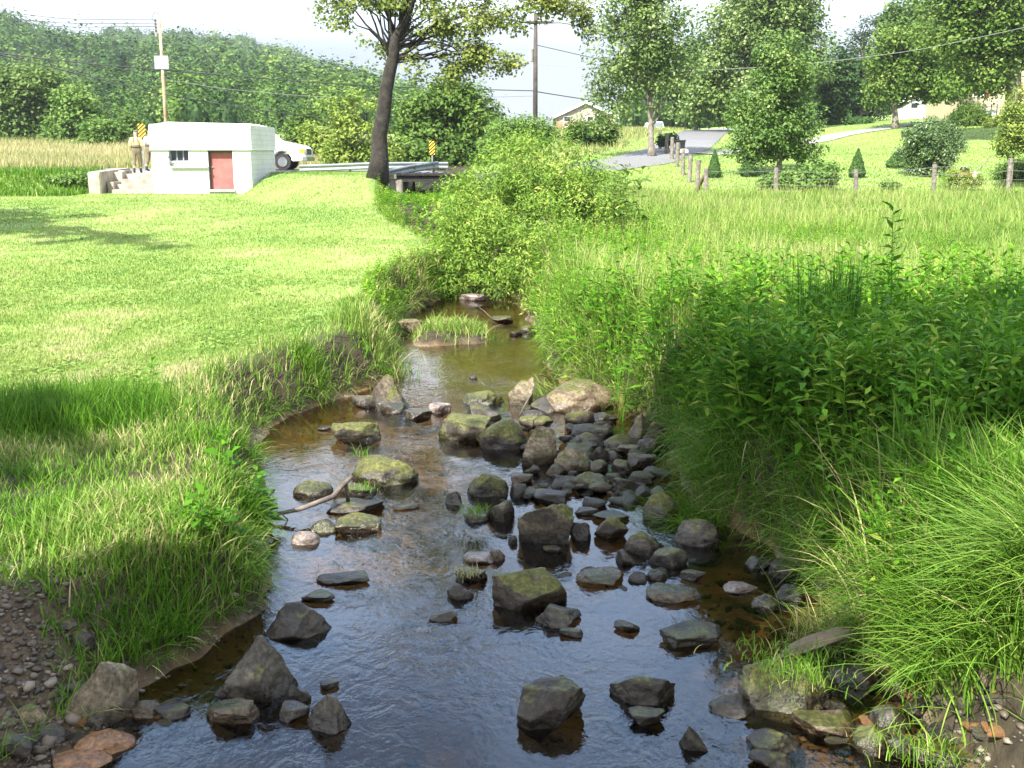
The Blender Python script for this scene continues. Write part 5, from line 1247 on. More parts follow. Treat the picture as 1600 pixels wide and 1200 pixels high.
q = at(1400, 470, 9.6); plant_one('tall_weed', 'single tall leafy weed spire rising above the dark right bank', (q[0], 9.6, h1(q[0], 9.6)), at(1398, 335, 9.6)[2] - h1(q[0], 9.6), 46, .22, .26, 5, M['leaf_weed'])
q = at(1300, 450, 10.6); tussock('rush_clump', 'dark upright clump of rushes standing over the sunlit field', (q[0], 10.6, h1(q[0], 10.6)), 150, (.75, 1.42), .013, (.0, .25), (0, .12), 6, M['rush'], .17, .35, .25, nseg=4, cat='rushes')
q = gp(1500, 1080, .5); tussock('grass_tussock', 'large sunlit tussock of long arching grass at the bottom right', (2.8, 5.35, h1(2.8, 5.35)), 1500, (.45, .95), .0105, (.4, 1.05), (.15, .6), 7, M['grass_arch'], .24, .55, .22, (math.pi * 1.05, .85), 6)
tussock('grass_tussock', 'second arching sunlit tussock higher on the right bank', (3.3, 6.5, h1(3.3, 6.5)), 900, (.45, .8), .0105, (.4, 1.0), (.15, .5), 17, M['grass_arch'], .30, .5, .22, (math.pi * 1.05, 1.0), 6)
q = gp(1075, 770, .25); tussock('grass_tussock', 'shaded tussock hanging over stones at the right water edge', (q[0] + .18, q[1] + .1, .3), 900, (.3, .62), .008, (.4, 1.0), (.2, .7), 8, M['grass_bank'], .20, .35, .15, (math.pi * 1.05, .9), 5)
q = gp(1310, 985, .15); tussock('grass_tussock', 'straw based tussock behind the driftwood plank', (q[0] + .05, q[1] + .15, .12), 500, (.25, .55), .008, (.2, .8), (.1, .5), 9, M['grass_bank'], .14, .72, .2, (math.pi * 1.2, .9), 5)
q = gp(487, 590, .3); tussock('grass_tussock', 'bright upright grass tuft on the left bank above the muddy cut', (q[0], q[1], h1(q[0], q[1])), 420, (.25, .5), .010, (.2, .9), (.1, .5), 10, M['grass_bank'], .13, .45, .15)
q = gp(598, 540, .4); tussock('grass_tussock', 'tall pale grass clump at the bend of the left bank', (q[0] - .1, q[1], h1(q[0] - .1, q[1])), 700, (.3, .6), .012, (.1, .7), (.05, .4), 11, M['grass_bank'], .24, .62, .2)
q = gp(690, 505, .25); tussock('grass_tussock', 'low grass growing on the little mud island', (-1.0, 18.1, .16), 2000, (.10, .34), .012, (.2, .9), (.1, .6), 12, M['grass_bank'], .36, .62, .2)
q = gp(880, 580, .4); tussock('grass_tussock', 'sunlit yellow green grass tongue behind the big brown boulder', (q[0] + .1, q[1] + .5, h1(q[0] + .1, q[1] + .5)), 1100, (.2, .5), .011, (.3, 1.0), (.1, .5), 13, M['grass_field'], .35, .55, .2, (math.pi * 1.1, .8))
q = gp(398, 730, .5); plant_one('broadleaf_plant', 'light green broad leaved plant hanging over the left bank edge', (q[0], q[1] - .1, h1(q[0], q[1])), .32, 12, .15, .55, 14, M['leaf_weed'], n=9, spread=.09)
q = gp(330, 860, .4); plant_one('broadleaf_plant', 'shaded broad leaved plant on the near left bank', (q[0], q[1], h1(q[0], q[1])), .24, 10, .15, .5, 15, M['leaf_weed'], n=8, spread=.10)
q = at(230, 570, 11.0); plant_one('broadleaf_plant', 'upright dock plant at the lawn edge', (q[0], 11.0, h1(q[0], 11.0)), .38, 14, .16, .4, 16, M['leaf_weed'])
q = at(978, 300, 24); plant_one('pokeweed_plant', 'big leaved dark plant sticking out of the thicket side', (q[0], 24, h1(q[0], 24)), at(980, 255, 24)[2] - h1(q[0], 24), 16, .36, .5, 18, M['leaf_mid'], n=3, spread=.2)
for k, (px, py, lab) in enumerate([(1010, 520, 'dark leafy weed clump where the bank shade begins'), (1110, 560, 'tall weed clump in the middle of the right bank'), (1480, 600, 'coarse leaved weed clump in deep shade at the right'), (1180, 680, 'leafy weed clump low over the bank edge'), (1560, 560, 'pale stemmed weed at the right picture edge')]):
    Yk = [12.0, 10.9, 8.6, 9.2, 8.2][k]; q = at(px, py, Yk)
    plant_one('leafy_weed', lab, (q[0], Yk, h1(q[0], Yk)), max(.5, at(px, py - 50, Yk)[2] - h1(q[0], Yk)), 22, .18, .3, 60 + k, M['leaf_weed'], n=6, spread=.2)
q = gp(1590, 290, 1.4)
tussock('iris_clump', 'spiky blue green iris leaves beside the last fence post', base_at(1572, 46.3, 0), 60, (.35, .75), .035, (.1, .5), (0, .1), 19, M['rush'], .22, .6, .2, nseg=3, cat='plant')
tussock('iris_clump', 'bright upright iris blades in front of the glossy shrub', base_at(1481, 47.5, 0), 50, (.5, .95), .03, (.02, .3), (0, .05), 20, M['grass_field'], .18, .35, .15, nseg=3, cat='plant')
# ------------------------------------------------------------------ stones
def rock_mat(name, c1, c2, c3, moss=0.0, wet=1.0, rough=.75):
    m, N, L, out = new_mat(name)
    p = N.new('ShaderNodeBsdfPrincipled')
    tc = N.new('ShaderNodeTexCoord'); oi = N.new('ShaderNodeObjectInfo')
    vm = N.new('ShaderNodeVectorMath'); vm.operation = 'ADD'
    cx = N.new('ShaderNodeCombineXYZ'); L.new(math_(N, L, 'MULTIPLY', oi.outputs['Random'], 37.0), cx.inputs[0]); L.new(math_(N, L, 'MULTIPLY', oi.outputs['Random'], 91.0), cx.inputs[1])
    L.new(tc.outputs['Object'], vm.inputs[0]); L.new(cx.outputs[0], vm.inputs[1]); v = vm.outputs['Vector']
    n1 = noise(N, L, 7, 7, .62, vec=v, dist=.4); n2 = noise(N, L, 34, 6, .65, vec=v); n3 = noise(N, L, 5, 4, .6, vec=v)
    r = ramp(N, [(.32, c1), (.52, c2), (.70, c3)]); L.new(n1.outputs['Fac'], r.inputs['Fac'])
    sp = ramp(N, [(.36, (.42, .42, .42)), (.64, (1.4, 1.38, 1.33))]); L.new(n2.outputs['Fac'], sp.inputs['Fac'])
    c = mixc(N, L, 1.0, r.outputs['Color'], sp.outputs['Color'], 'MULTIPLY')
    geo = N.new('ShaderNodeNewGeometry'); sn = N.new('ShaderNodeSeparateXYZ'); L.new(geo.outputs['Normal'], sn.inputs[0]); spz = N.new('ShaderNodeSeparateXYZ'); L.new(geo.outputs['Position'], spz.inputs[0])
    rg = rough
    if moss:
        mm = math_(N, L, 'ADD', sn.outputs['Z'], math_(N, L, 'MULTIPLY', math_(N, L, 'SUBTRACT', n3.outputs['Fac'], .5), 2.4))
        mr = N.new('ShaderNodeMapRange'); mr.inputs['From Min'].default_value, mr.inputs['From Max'].default_value = 1.0 - moss, 1.25 - moss; L.new(mm, mr.inputs['Value'])
        mc = ramp(N, [(.3, (.018, .022, .005)), (.5, (.06, .064, .011)), (.7, (.14, .135, .026))]); L.new(n2.outputs['Fac'], mc.inputs['Fac'])
        c = mixc(N, L, mr.outputs['Result'], c, mc.outputs['Color'])
    # stone is dark and shiny where the creek keeps it wet
    wr = N.new('ShaderNodeMapRange'); wr.inputs['From Min'].default_value, wr.inputs['From Max'].default_value = .12, .06; 
    L.new(math_(N, L, 'ADD', spz.outputs['Z'], math_(N, L, 'MULTIPLY', math_(N, L, 'SUBTRACT', n1.outputs['Fac'], .5), -.09)), wr.inputs['Value'])
    wetf = math_(N, L, 'MULTIPLY', wr.outputs['Result'], wet)
    c = mixc(N, L, wetf, c, mixc(N, L, 1.0, c, (.42, .40, .38), 'MULTIPLY'))
    L.new(c, p.inputs['Base Color'])
    rr = N.new('ShaderNodeMapRange'); rr.inputs['To Min'].default_value, rr.inputs['To Max'].default_value = rg, .22; L.new(wetf, rr.inputs['Value']); L.new(rr.outputs['Result'], p.inputs['Roughness'])
    p.inputs['Specular IOR Level'].default_value = .45
    b = N.new('ShaderNodeBump'); b.inputs['Strength'].default_value = .75; b.inputs['Distance'].default_value = .016
    L.new(math_(N, L, 'ADD', n2.outputs['Fac'], n1.outputs['Fac']), b.inputs['Height']); L.new(b.outputs['Normal'], p.inputs['Normal'])
    L.new(p.outputs['BSDF'], out.inputs['Surface']); return m
RM = {
    'd': rock_mat('dark_stone', (.012, .0095, .0065), (.028, .022, .0145), (.068, .053, .034), .06, .6, .6),
    'g': rock_mat('grey_stone', (.028, .0245, .0185), (.065, .057, .043), (.135, .118, .09), .1),
    't': rock_mat('tan_stone', (.06, .048, .03), (.15, .122, .078), (.27, .23, .155), .25),
    'm': rock_mat('mossy_stone', (.022, .018, .012), (.058, .046, .030), (.13, .105, .068), .60),
    'M': rock_mat('thick_moss_stone', (.022, .019, .014), (.055, .047, .034), (.12, .10, .072), .86),
    'o': rock_mat('orange_stone', (.14, .065, .022), (.24, .12, .045), (.34, .20, .09), 0, .5, .35),
    'p': rock_mat('pink_stone', (.11, .085, .075), (.19, .155, .14), (.30, .26, .24), 0, .5, .5),
    'b': rock_mat('brown_stone', (.07, .05, .03), (.14, .105, .065), (.24, .19, .125), .25),
}
_ico = {}
def ico(sub):
    if sub not in _ico:
        bm = bmesh.new(); bmesh.ops.create_icosphere(bm, subdivisions=sub, radius=1.0)
        _ico[sub] = (np.array([v.co[:] for v in bm.verts]), np.array([[v.index for v in f.verts] for f in bm.faces])); bm.free()
    return _ico[sub]
def rock_shape(seed, rx, ry, rz, kind, sub):
    rng = np.random.default_rng(seed)
    V, F = ico(sub); V = V.copy()
    npl, lo, hi = {'r': (9, .66, .92), 'b': (13, .50, .74), 'w': (11, .5, .76), 's': (11, .52, .8)}[kind]
    for k in range(npl):
        n = rng.normal(size=3)
        if kind == 'b': n[k % 3] *= 2.6
        n /= np.linalg.norm(n); c = rng.uniform(lo, hi)
        d = V @ n - c; V -= np.where(d > 0, d * (.95 if kind in 'rs' else .97), 0)[:, None] * n
    if kind == 's':
        d = V[:, 2] - .42; V[:, 2] -= np.where(d > 0, d * .9, 0)
    V /= np.abs(V).max(0)
    if kind == 'w':
        a = rng.uniform(-.4, .4); t = np.clip((V[:, 2] + .2) / 1.2, 0, 1)
        V[:, 0] = V[:, 0] * (1 - .5 * t) + a * t; V[:, 1] = V[:, 1] * (1 - .45 * t)
    W = V * 1.0
    ns = np.zeros(len(V))
    for o in range(5):
        f = 1.5 * 2.0 ** o; ph = rng.random(3) * 9
        q = np.array([mnoise.noise(Vector((v[0] * f + ph[0], v[1] * f + ph[1], v[2] * f * 1.3 + ph[2]))) for v in W])
        ns += (q if o < 2 else .35 - 1.3 * np.abs(q)) * .105 / 1.55 ** o
    V = V * (1 + ns[:, None])
    return V * np.array([rx, ry, rz]), F
def creek_rock(px, py, w, h, mat, kind, label, yaw=None, group='stones lying in the creek', z0=None, dep=None):
    seed = int(px * 7 + py * 13) % 99991; rng = np.random.default_rng(seed)
    g = gp(px, py, 0 if z0 is None else z0); dist = np.hypot(g[1], EYE)
    W = w / FPX * dist * 1.04; th = math.atan2(EYE, g[1])
    D = W * (dep or {'s': .7, 'b': .75, 'r': .8, 'w': .75}[kind]); D = min(D, h / FPX * dist / math.sin(th) * .95) if kind == 's' or h < w * .35 else D
    H = .93 * max((h / FPX * dist - D * math.sin(th) * .55) / math.cos(th), W * .12)
    sub = 5 if w > 64 else (4 if w > 30 else 3)
    rz = H * (.86 if kind == 'w' else 1.08)
    V, F = rock_shape(seed, W / 2, D / 2, rz, kind, sub)
    a = rng.uniform(-.35, .35) if yaw is None else yaw; ca, sa = math.cos(a), math.sin(a)
    V[:, :2] = V[:, :2] @ np.array([[ca, sa], [-sa, ca]])
    V[:, 0] *= (W / 2) / np.abs(V[:, 0]).max()
    zc = (0 if z0 is None else z0) + H - V[:, 2].max()
    o = mesh_obj('creek_rock', V, [F], RM[mat], smooth_=True, loc=(g[0], g[1] + D * .42, zc))
    return tag(o, label, 'rock', group)
ROCKS = [
 (606, 640, 76, 62, 'm', 'w', 'pointed brown boulder with a black shaded face at the left water edge'),
 (572, 637, 46, 22, 'g', 's', 'flat grey slab tucked left of the pointed boulder'),
 (611, 645, 48, 20, 'g', 'r', 'smooth grey oval stone in front of the pointed boulder'),
 (651, 656, 46, 17, 'g', 's', 'low grey stone just right of the smooth oval one'),
 (684, 646, 40, 18, 'p', 's', 'pinkish wet rock alone in midstream beyond the pile'),
 (553, 692, 78, 36, 'M', 's', 'flat moss capped rock in the left of the stream'),
 (506, 673, 24, 8, 'd', 's', 'small dark stone upstream of the flat moss capped rock'),
 (598, 757, 104, 50, 'M', 'r', 'brown humped rock with a green moss cap and grass tuft'),
 (485, 776, 62, 28, 'm', 'r', 'mossy brown rock behind the bent stick'),
 (552, 781, 84, 32, 'm', 'b', 'dark mossy rock touching the fork of the bent stick'),
 (547, 804, 96, 27, 'd', 's', 'long blue black slab under the bent stick'),
 (630, 798, 46, 11, 'd', 's', 'low black stone awash right of the long slab'),
 (506, 832, 44, 22, 'M', 'r', 'small yellow mossed rock at the left end of a mossy pair'),
 (557, 834, 70, 34, 'm', 'b', 'cracked rock with a bright moss rim, right of a mossy pair'),
 (473, 851, 48, 24, 'p', 'r', 'wet glinting rock near the left bank grass'),
 (540, 914, 92, 19, 'd', 's', 'long dark flat rock barely above the ripples'),
 (498, 942, 56, 18, 'd', 's', 'black low rock near the left bank tip'),
 (456, 998, 108, 58, 'd', 'r', 'large black boulder under the left bank overhang'),
 (695, 971, 48, 19, 'd', 'w', 'small dark ridge rock in the middle of the ripples'),
 (730, 690, 92, 44, 'M', 's', 'slanting slab with thick green moss at the head of the pile'),
 (752, 657, 68, 31, 'd', 'b', 'blue black block behind the slanting moss slab'),
 (753, 633, 66, 27, 'M', 'r', 'tan stone with a moss cap farthest left of the pile'),
 (818, 633, 48, 48, 't', 'b', 'upright pale block with a dark underside at the back of the pile'),
 (898, 642, 132, 52, 'b', 'r', 'broad smooth brown boulder at the back of the pile'),
 (784, 702, 90, 54, 'm', 'r', 'large rounded dark boulder behind the pale tall one'),
 (856, 645, 62, 28, 'd', 'b', 'dark angular rock in front of the broad brown boulder'),
 (836, 661, 46, 24, 'd', 'r', 'smooth dark stone below the angular one'),
 (842, 675, 62, 28, 'm', 's', 'dark moss topped slab between two dark boulders'),
 (902, 667, 58, 31, 'm', 'b', 'dull green mossy block right of centre in the pile'),
 (941, 662, 46, 20, 'g', 'r', 'pale grey rounded stone on top of the pile'),
 (921, 688, 78, 26, 'd', 's', 'long dark ledge stone below the pale rounded one'),
 (848, 727, 66, 66, 't', 'b', 'tall pale tan boulder leaning in the front of the pile'),
 (894, 737, 62, 41, 't', 'r', 'moss streaked tan boulder right of the tall pale one'),
 (921, 698, 56, 26, 'm', 'r', 'mossy stone behind the moss streaked tan boulder'),
 (905, 713, 50, 24, 'm', 'r', 'dark stone wedged above the moss streaked tan boulder'),
 (1000, 684, 50, 42, 't', 'w', 'pale wedge rock at the foot of the right bank'),
 (1024, 700, 52, 46, 'm', 'b', 'dark mossy block beneath the bank grass next to the pale wedge'),
 (970, 705, 58, 30, 'm', 'r', 'dark rough boulder in the right of the pile'),
 (940, 720, 38, 26, 'd', 'b', 'small dark block in the heart of the pile'),
 (985, 713, 42, 20, 'b', 's', 'brownish flat stone below the dark rough boulder'),
 (1013, 708, 42, 26, 'd', 'b', 'dark chunk against the right bank'),
 (960, 719, 28, 17, 'd', 'r', 'small black cobble in the heart of the pile'),
 (936, 737, 35, 21, 'm', 'r', 'small yellow green stone right of the tan boulder'),
 (972, 740, 42, 25, 'm', 'r', 'olive mossed cobble among the front stones'),
 (1002, 733, 54, 26, 'g', 's', 'grey flat stone at the right end of the pile'),
 (1017, 742, 26, 15, 'd', 'r', 'small dark cobble below the grey flat stone'),
 (923, 764, 58, 30, 'M', 'r', 'bright moss covered round rock in the front channel'),
 (980, 772, 66, 30, 'd', 'w', 'black triangular rock in the front channel'),
 (764, 778, 68, 42, 'M', 'b', 'mossy square topped rock in mid channel'),
 (812, 757, 42, 19, 'b', 's', 'brown stone behind the mossy square topped rock'),
 (812, 777, 32, 24, 'd', 'r', 'dark stone right of the mossy square topped rock'),
 (707, 789, 34, 24, 'd', 'w', 'dark peaked stone left of the mossy square topped rock'),
 (782, 814, 48, 38, 'g', 'b', 'grey block beside the grass tuft in mid channel'),
 (742, 816, 44, 20, 'm', 'r', 'sunken stone carrying the bright grass tuft'),
 (862, 790, 54, 25, 'd', 's', 'blue grey slab behind the big mossy trapezoid boulder'),
 (852, 851, 86, 74, 'm', 'b', 'big trapezoid boulder with yellow moss in mid channel'),
 (908, 844, 34, 32, 'd', 'r', 'shiny black stone right of the big trapezoid boulder'),
 (955, 845, 54, 39, 'm', 'w', 'tilted dark rock with a pale top in the right channel'),
 (958, 815, 62, 16, 'd', 's', 'thin dark slab awash in the right channel'),
 (915, 806, 40, 14, 'd', 's', 'low wet stone upstream of the tilted dark rock'),
 (1032, 812, 62, 46, 'm', 'r', 'black mossy lump under the hanging tussock'),
 (1008, 867, 62, 40, 'm', 'r', 'round mossy dark boulder in the right channel'),
 (1050, 888, 62, 34, 'd', 'r', 'smooth black egg shaped boulder in the right channel'),
 (978, 882, 44, 26, 'd', 'b', 'wet black rock left of the round mossy one'),
 (1097, 853, 82, 48, 'g', 'r', 'smooth lit boulder jutting from the right bank'),
 (803, 850, 18, 15, 'd', 'b', 'tiny black stone at the left foot of the trapezoid boulder'),
 (865, 864, 32, 11, 'd', 's', 'flat black stone in front of the trapezoid boulder'),
 (752, 881, 56, 18, 'p', 's', 'pinkish flat stone upstream of the largest mossy boulder'),
 (778, 876, 26, 20, 'b', 'b', 'brown chip of rock leaning above the largest mossy boulder'),
 (735, 910, 50, 24, 'm', 's', 'sunken stone with straw coloured grass left of the largest boulder'),
 (828, 952, 134, 74, 'm', 'b', 'largest mossy boulder with a black overhung face in midstream'),
 (718, 936, 42, 28, 'd', 'r', 'dark round stone left of the largest mossy boulder'),
 (875, 980, 74, 39, 'g', 'w', 'dark peaked rock just below the largest mossy boulder'),
 (893, 996, 36, 15, 'd', 's', 'small flat stone at the foot of the dark peaked rock'),
 (945, 915, 84, 28, 'b', 's', 'brown log like rock with a sharp reflection'),
 (1055, 944, 82, 28, 'b', 's', 'long brown rock pointing left before the sand bar'),
 (998, 910, 34, 18, 'd', 'r', 'black lump between the log like rock and the egg shaped boulder'),
 (1028, 906, 34, 18, 'd', 'r', 'second black lump below the egg shaped boulder'),
 (1087, 908, 40, 17, 'd', 's', 'wet black stone at the mouth of the right side channel'),
 (978, 989, 44, 18, 'd', 's', 'lone dark low stone in the calm blue pool'),
 (1090, 1010, 106, 33, 'd', 's', 'broad dark wet rock at the edge of the sand bar'),
 (862, 1137, 102, 74, 'd', 's', 'rough dark arrow shaped rock in the blue pool'),
 (1008, 1103, 100, 56, 'd', 'b', 'dark squared rock with brown top in the blue pool'),
 (1012, 1134, 54, 26, 'd', 's', 'low dark rock just in front of the squared one'),
 (1090, 1177, 50, 42, 'd', 'w', 'small pointed dark rock near the bottom of the pool'),
 (1232, 1112, 150, 92, 'M', 'r', 'big moss and grass covered boulder on the right shore'),
 (1152, 1120, 80, 32, 'd', 'r', 'smooth black oval rock left of the grassy boulder'),
 (1218, 1178, 86, 38, 'd', 'r', 'smooth blue black rock at the bottom right'),
 (1208, 1204, 62, 28, 'd', 's', 'dark flat rock cut by the lower picture edge'),
 (1350, 1078, 92, 42, 'd', 'b', 'wet dark block behind the tan flat stone'),
 (1420, 1088, 68, 38, 't', 'b', 'tan flat topped stone on the right shore'),
 (1398, 1142, 60, 40, 'g', 'r', 'wet shining rounded stone on the right shore'),
 (1363, 1180, 54, 46, 'm', 'r', 'olive round stone at the lower right shore'),
 (1418, 1188, 54, 38, 'g', 'b', 'grey chunk right of the olive round stone'),
 (1300, 1156, 96, 42, 'b', 's', 'long brown sloping stone below the grassy boulder'),
 (1448, 1118, 56, 32, 'd', 'b', 'dark slab below the tan flat topped stone'),
 (1470, 1165, 50, 32, 'd', 's', 'dark wet stone under the hanging grass'),
 (1500, 1204, 130, 44, 'm', 's', 'mossy ledge stone at the bottom right corner'),
 (1590, 1196, 60, 50, 't', 'b', 'pale stone block in the bottom right corner'),
 (1158, 927, 56, 17, 'p', 's', 'pale wet stone at the head of the sand bar'),
 (1200, 952, 46, 24, 'g', 'r', 'glistening grey stone on the sand bar'),
 (1190, 888, 52, 22, 'g', 'b', 'grey block under the right bank upstream of the sand bar'),
 (1228, 905, 52, 30, 'd', 'b', 'dark shaded rock beneath the bank by the sand bar'),
 (1238, 940, 44, 30, 'd', 'r', 'dark round stone between sand bar and bank'),
 (388, 1098, 130, 104, 'g', 'w', 'tall pyramid shaped grey boulder at the lower left'),
 (360, 1133, 86, 44, 'b', 'b', 'tan knobbly rock in front of the pyramid boulder'),
 (463, 1100, 38, 34, 'd', 'w', 'small black pointed rock right of the pyramid boulder'),
 (514, 1144, 70, 62, 'g', 'w', 'grey ridged rock right of the tan knobbly one'),
 (452, 1128, 56, 28, 'g', 's', 'low grey rock between the knobbly and the ridged rock'),
 (511, 1077, 32, 14, 'd', 's', 'small dark stone alone in the ripples'),
 (133, 1146, 142, 116, 't', 'b', 'large pale weathered boulder on the gravel shore'),
 (151, 1184, 94, 40, 'o', 'r', 'wet orange brown stone at the bottom left'),
 (113, 1206, 94, 34, 'o', 'r', 'second orange stone cut by the lower picture edge'),
 (226, 1122, 44, 30, 'b', 'r', 'brown stone right of the large pale boulder'),
 (266, 1124, 58, 22, 'd', 's', 'dark flat stone at the left water edge'),
 (650, 473, 40, 12, 'p', 's', 'pale flat stone in the grass beyond the mud island'),
 (642, 522, 40, 26, 'b', 's', 'brown flat rock left of the mud island'),
 (737, 470, 46, 12, 'p', 's', 'grey pink slab far up the creek'),
 (826, 520, 30, 14, 'm', 'r', 'dark rock at the right edge beyond the pool'),
 (788, 505, 40, 12, 'm', 's', 'low mossy stone in the upper riffle'),
 (740, 592, 14, 7, 'd', 'r', 'tiny stone breaking the still upper pool'),
 (805, 525, 22, 8, 'd', 's', 'small stone just below the upper riffle'),
]
for r in ROCKS: creek_rock(*r)
for (px, py, w, h, mt, kd, lab) in [(38, 1128, 52, 28, 'b', 'r', 'brown oval cobble left of the large pale boulder'), (60, 1165, 62, 32, 'g', 'b', 'grey block at the lower left below the pale boulder'), (86, 985, 52, 20, 'g', 's', 'grey flat stone on the upper gravel shore'), (114, 1010, 54, 28, 'd', 'r', 'dark rounded stone on the gravel shore'), (20, 1180, 50, 30, 'd', 'b', 'dark stone in the bottom left corner')]:
    g0 = on_ground(px, py); creek_rock(px, py, w, h, mt, kd, lab, z0=g0[2] - .01)
# small fillers of the pile and the shores
rng = np.random.default_rng(77)
protos = []
for k in range(9):
    V, F = rock_shape(900 + k, 1, .8, .6, 'rbs'[k % 3], 3); me_o = mesh_obj('small_rock', V, [F], RM['dgmbdgtbo'[k]], smooth_=True); protos.append(me_o.data); bpy.data.objects.remove(me_o)
def small(x, y, z, s, label, group, ks):
    o = bpy.data.objects.new('small_rock', protos[ks[int(rng.integers(len(ks)))]]); COL.objects.link(o)
    o.location = (x, y, z + s * .12); o.scale = (s, s * rng.uniform(.8, 1.1), s * rng.uniform(.6, 1.0)); o.rotation_euler = (rng.normal(0, .15), rng.normal(0, .15), rng.uniform(0, 6.28))
    tag(o, label, 'rock', group)
for k in range(80):
    px, py = rng.uniform(820, 1040), rng.uniform(640, 790); g = gp(px, py, 0); small(g[0], g[1], rng.uniform(0, .05), rng.uniform(.05, .13), 'small wet stone wedged in the gaps of the rock pile', 'small stones filling the rock pile', [0, 1, 2, 4, 5, 3])
for k in range(30):
    px, py = rng.uniform(690, 1080), rng.uniform(770, 930); g = gp(px, py, 0); small(g[0], g[1], -.03, rng.uniform(.03, .08), 'small dark stone breaking the shallow riffle', 'small stones of the riffle', [0, 4, 5, 1])
for k in range(60):
    px, py = rng.uniform(1250, 1560), rng.uniform(1060, 1200); g = on_ground(px, py); small(g[0], g[1], max(g[2], -.02), rng.uniform(.025, .085), 'small wet cobble on the right shore', 'cobbles of the right shore', [0, 1, 3, 4, 5, 7, 8])
for k in range(34):
    px, py = rng.uniform(0, 290), rng.uniform(1080, 1200); g = on_ground(px, py); small(g[0], g[1], max(g[2], -.02), rng.uniform(.025, .07), 'small brown cobble on the gravel shore', 'cobbles of the left shore', [0, 1, 3, 5, 7, 8])
for k in range(26):
    px, py = rng.uniform(1110, 1300), rng.uniform(860, 1010); g = on_ground(px, py); small(g[0], g[1], max(g[2], -.04), rng.uniform(.03, .08), 'small stone under the right bank', 'stones under the right bank', [0, 1, 4, 5])
# loose gravel on bed and shore
V0, F0 = ico(1); parts = []
x = np.concatenate([rng.normal(-3.0, .75, 5200), rng.uniform(-2.4, 2.6, 5200), rng.normal(1.95, .5, 2200)]); y = np.concatenate([rng.normal(5.2, .75, 5200), 4 + 9 * rng.random(5200) ** 1.3, rng.normal(5.0, .7, 2200)])
z = hgt(x, y); ok = (z < .34) | (gravel_at(x, y) > .25); x, y, z = x[ok], y[ok], z[ok]; n = len(x)
s = rng.lognormal(-4.25, .45, n)[:, None]; sc = rng.uniform(.55, 1.25, (n, 1, 3)) * np.array([1, 1, .6])
V = V0[None] * (1 + .22 * rng.normal(size=(n, len(V0), 1))) * sc * s[:, :, None] + np.stack([x, y, z + s[:, 0] * .2], 1)[:, None, :]
F = (F0[None] + (np.arange(n) * len(V0))[:, None, None]).reshape(-1, 3)
m, N, L, out = new_mat('pebble_mix'); p = N.new('ShaderNodeBsdfPrincipled'); a = N.new('ShaderNodeAttribute'); a.attribute_name = 'var'
r = ramp(N, [(0, (.022, .016, .011)), (.5, (.055, .041, .028)), (.85, (.10, .08, .057)), (1, (.19, .16, .12))]); L.new(a.outputs['Fac'], r.inputs['Fac']); L.new(r.outputs['Color'], p.inputs['Base Color']); p.inputs['Roughness'].default_value = .6; L.new(p.outputs['BSDF'], out.inputs['Surface'])
tag(mesh_obj('pebbles', V.reshape(-1, 3), [F], m, var=np.repeat(rng.random(n), len(V0)), smooth_=True), 'loose brown pebbles on the creek bed and gravel shore', 'gravel', kind='stuff')

# grass tufts that grow on single rocks
for k, (px, py, n, h, lab) in enumerate([(742, 803, 120, (.06, .16), 'bright grass tuft growing on a sunken stone in mid channel'), (568, 712, 40, (.06, .18), 'thin grass tuft on the moss capped humped rock'), (575, 765, 60, (.05, .14), 'grass tuft on the dark rock by the bent stick'),
                                       (733, 898, 70, (.05, .12), 'straw coloured tuft left of the largest mossy boulder'), (1235, 1040, 520, (.04, .12), 'moss and fine grass cap on the right shore boulder'), (1450, 1185, 260, (.06, .16), 'short green grass at the bottom right shore')]):
    g = gp(px, py, [.12, .2, .12, .08, .28, .1][k])
    tussock('grass_tuft', lab, g, n, h, .006, (.2, 1.0), (.1, .6), 300 + k, M['grass_bank'] if k != 3 else M['grass_dry'], [.06, .04, .06, .05, .13, .16][k], .45, .2, nseg=3, zoff=.0001, cat='grass tuft', group='grass tufts growing on stones')
    if k > 3: bpy.context.scene.collection.objects[-1]['kind'] = 'stuff'

# driftwood
g1, g2, g3, g4 = gp(412, 808, .03), gp(470, 795, .10), gp(520, 776, .16), gp(550, 745, .30)
mb = MB().tube([g1, g2, g3, (g3 + g4) / 2 + [0.01, 0, .02], g4], [.014, .02, .023, .022, .018], 9)
mb.tube([(g3 + 2 * g4) / 3, gp(543, 775, .12), gp(545, 792, .02)], [.018, .02, .016], 8)
mb.tube([g1 - [.0, 0, 0], gp(440, 803, .07), gp(450, 812, .0)], [.01, .008, .005], 6)
tag(mb.build('fallen_branch', M['stick_wood'], None, smooth_=True), 'bent bare grey branch with a fork lying across stones', 'branch')
d1, d2 = gp(1196, 1033, .05), gp(1328, 992, .16)
ax = (d2 - d1); Lg = np.linalg.norm(ax)
V, F = rock_shape(4242, Lg / 2 * 1.05, .085, .05, 'b', 4)
V[:, 2] *= 1 + .35 * (V[:, 0] / Lg * 2); V[:, 1] *= 1 + .3 * (V[:, 0] / Lg * 2)
o = mesh_obj('driftwood_plank', V, [F], M['plank_wood'], smooth_=True, loc=(d1 + d2) / 2 + [0, 0, .02])
o.rotation_euler = (0, -math.atan2(ax[2], np.hypot(ax[0], ax[1])), math.atan2(ax[1], ax[0])); tag(o, 'weathered driftwood plank resting on the right shore', 'driftwood')
tw = gp(1005, 470, .5)
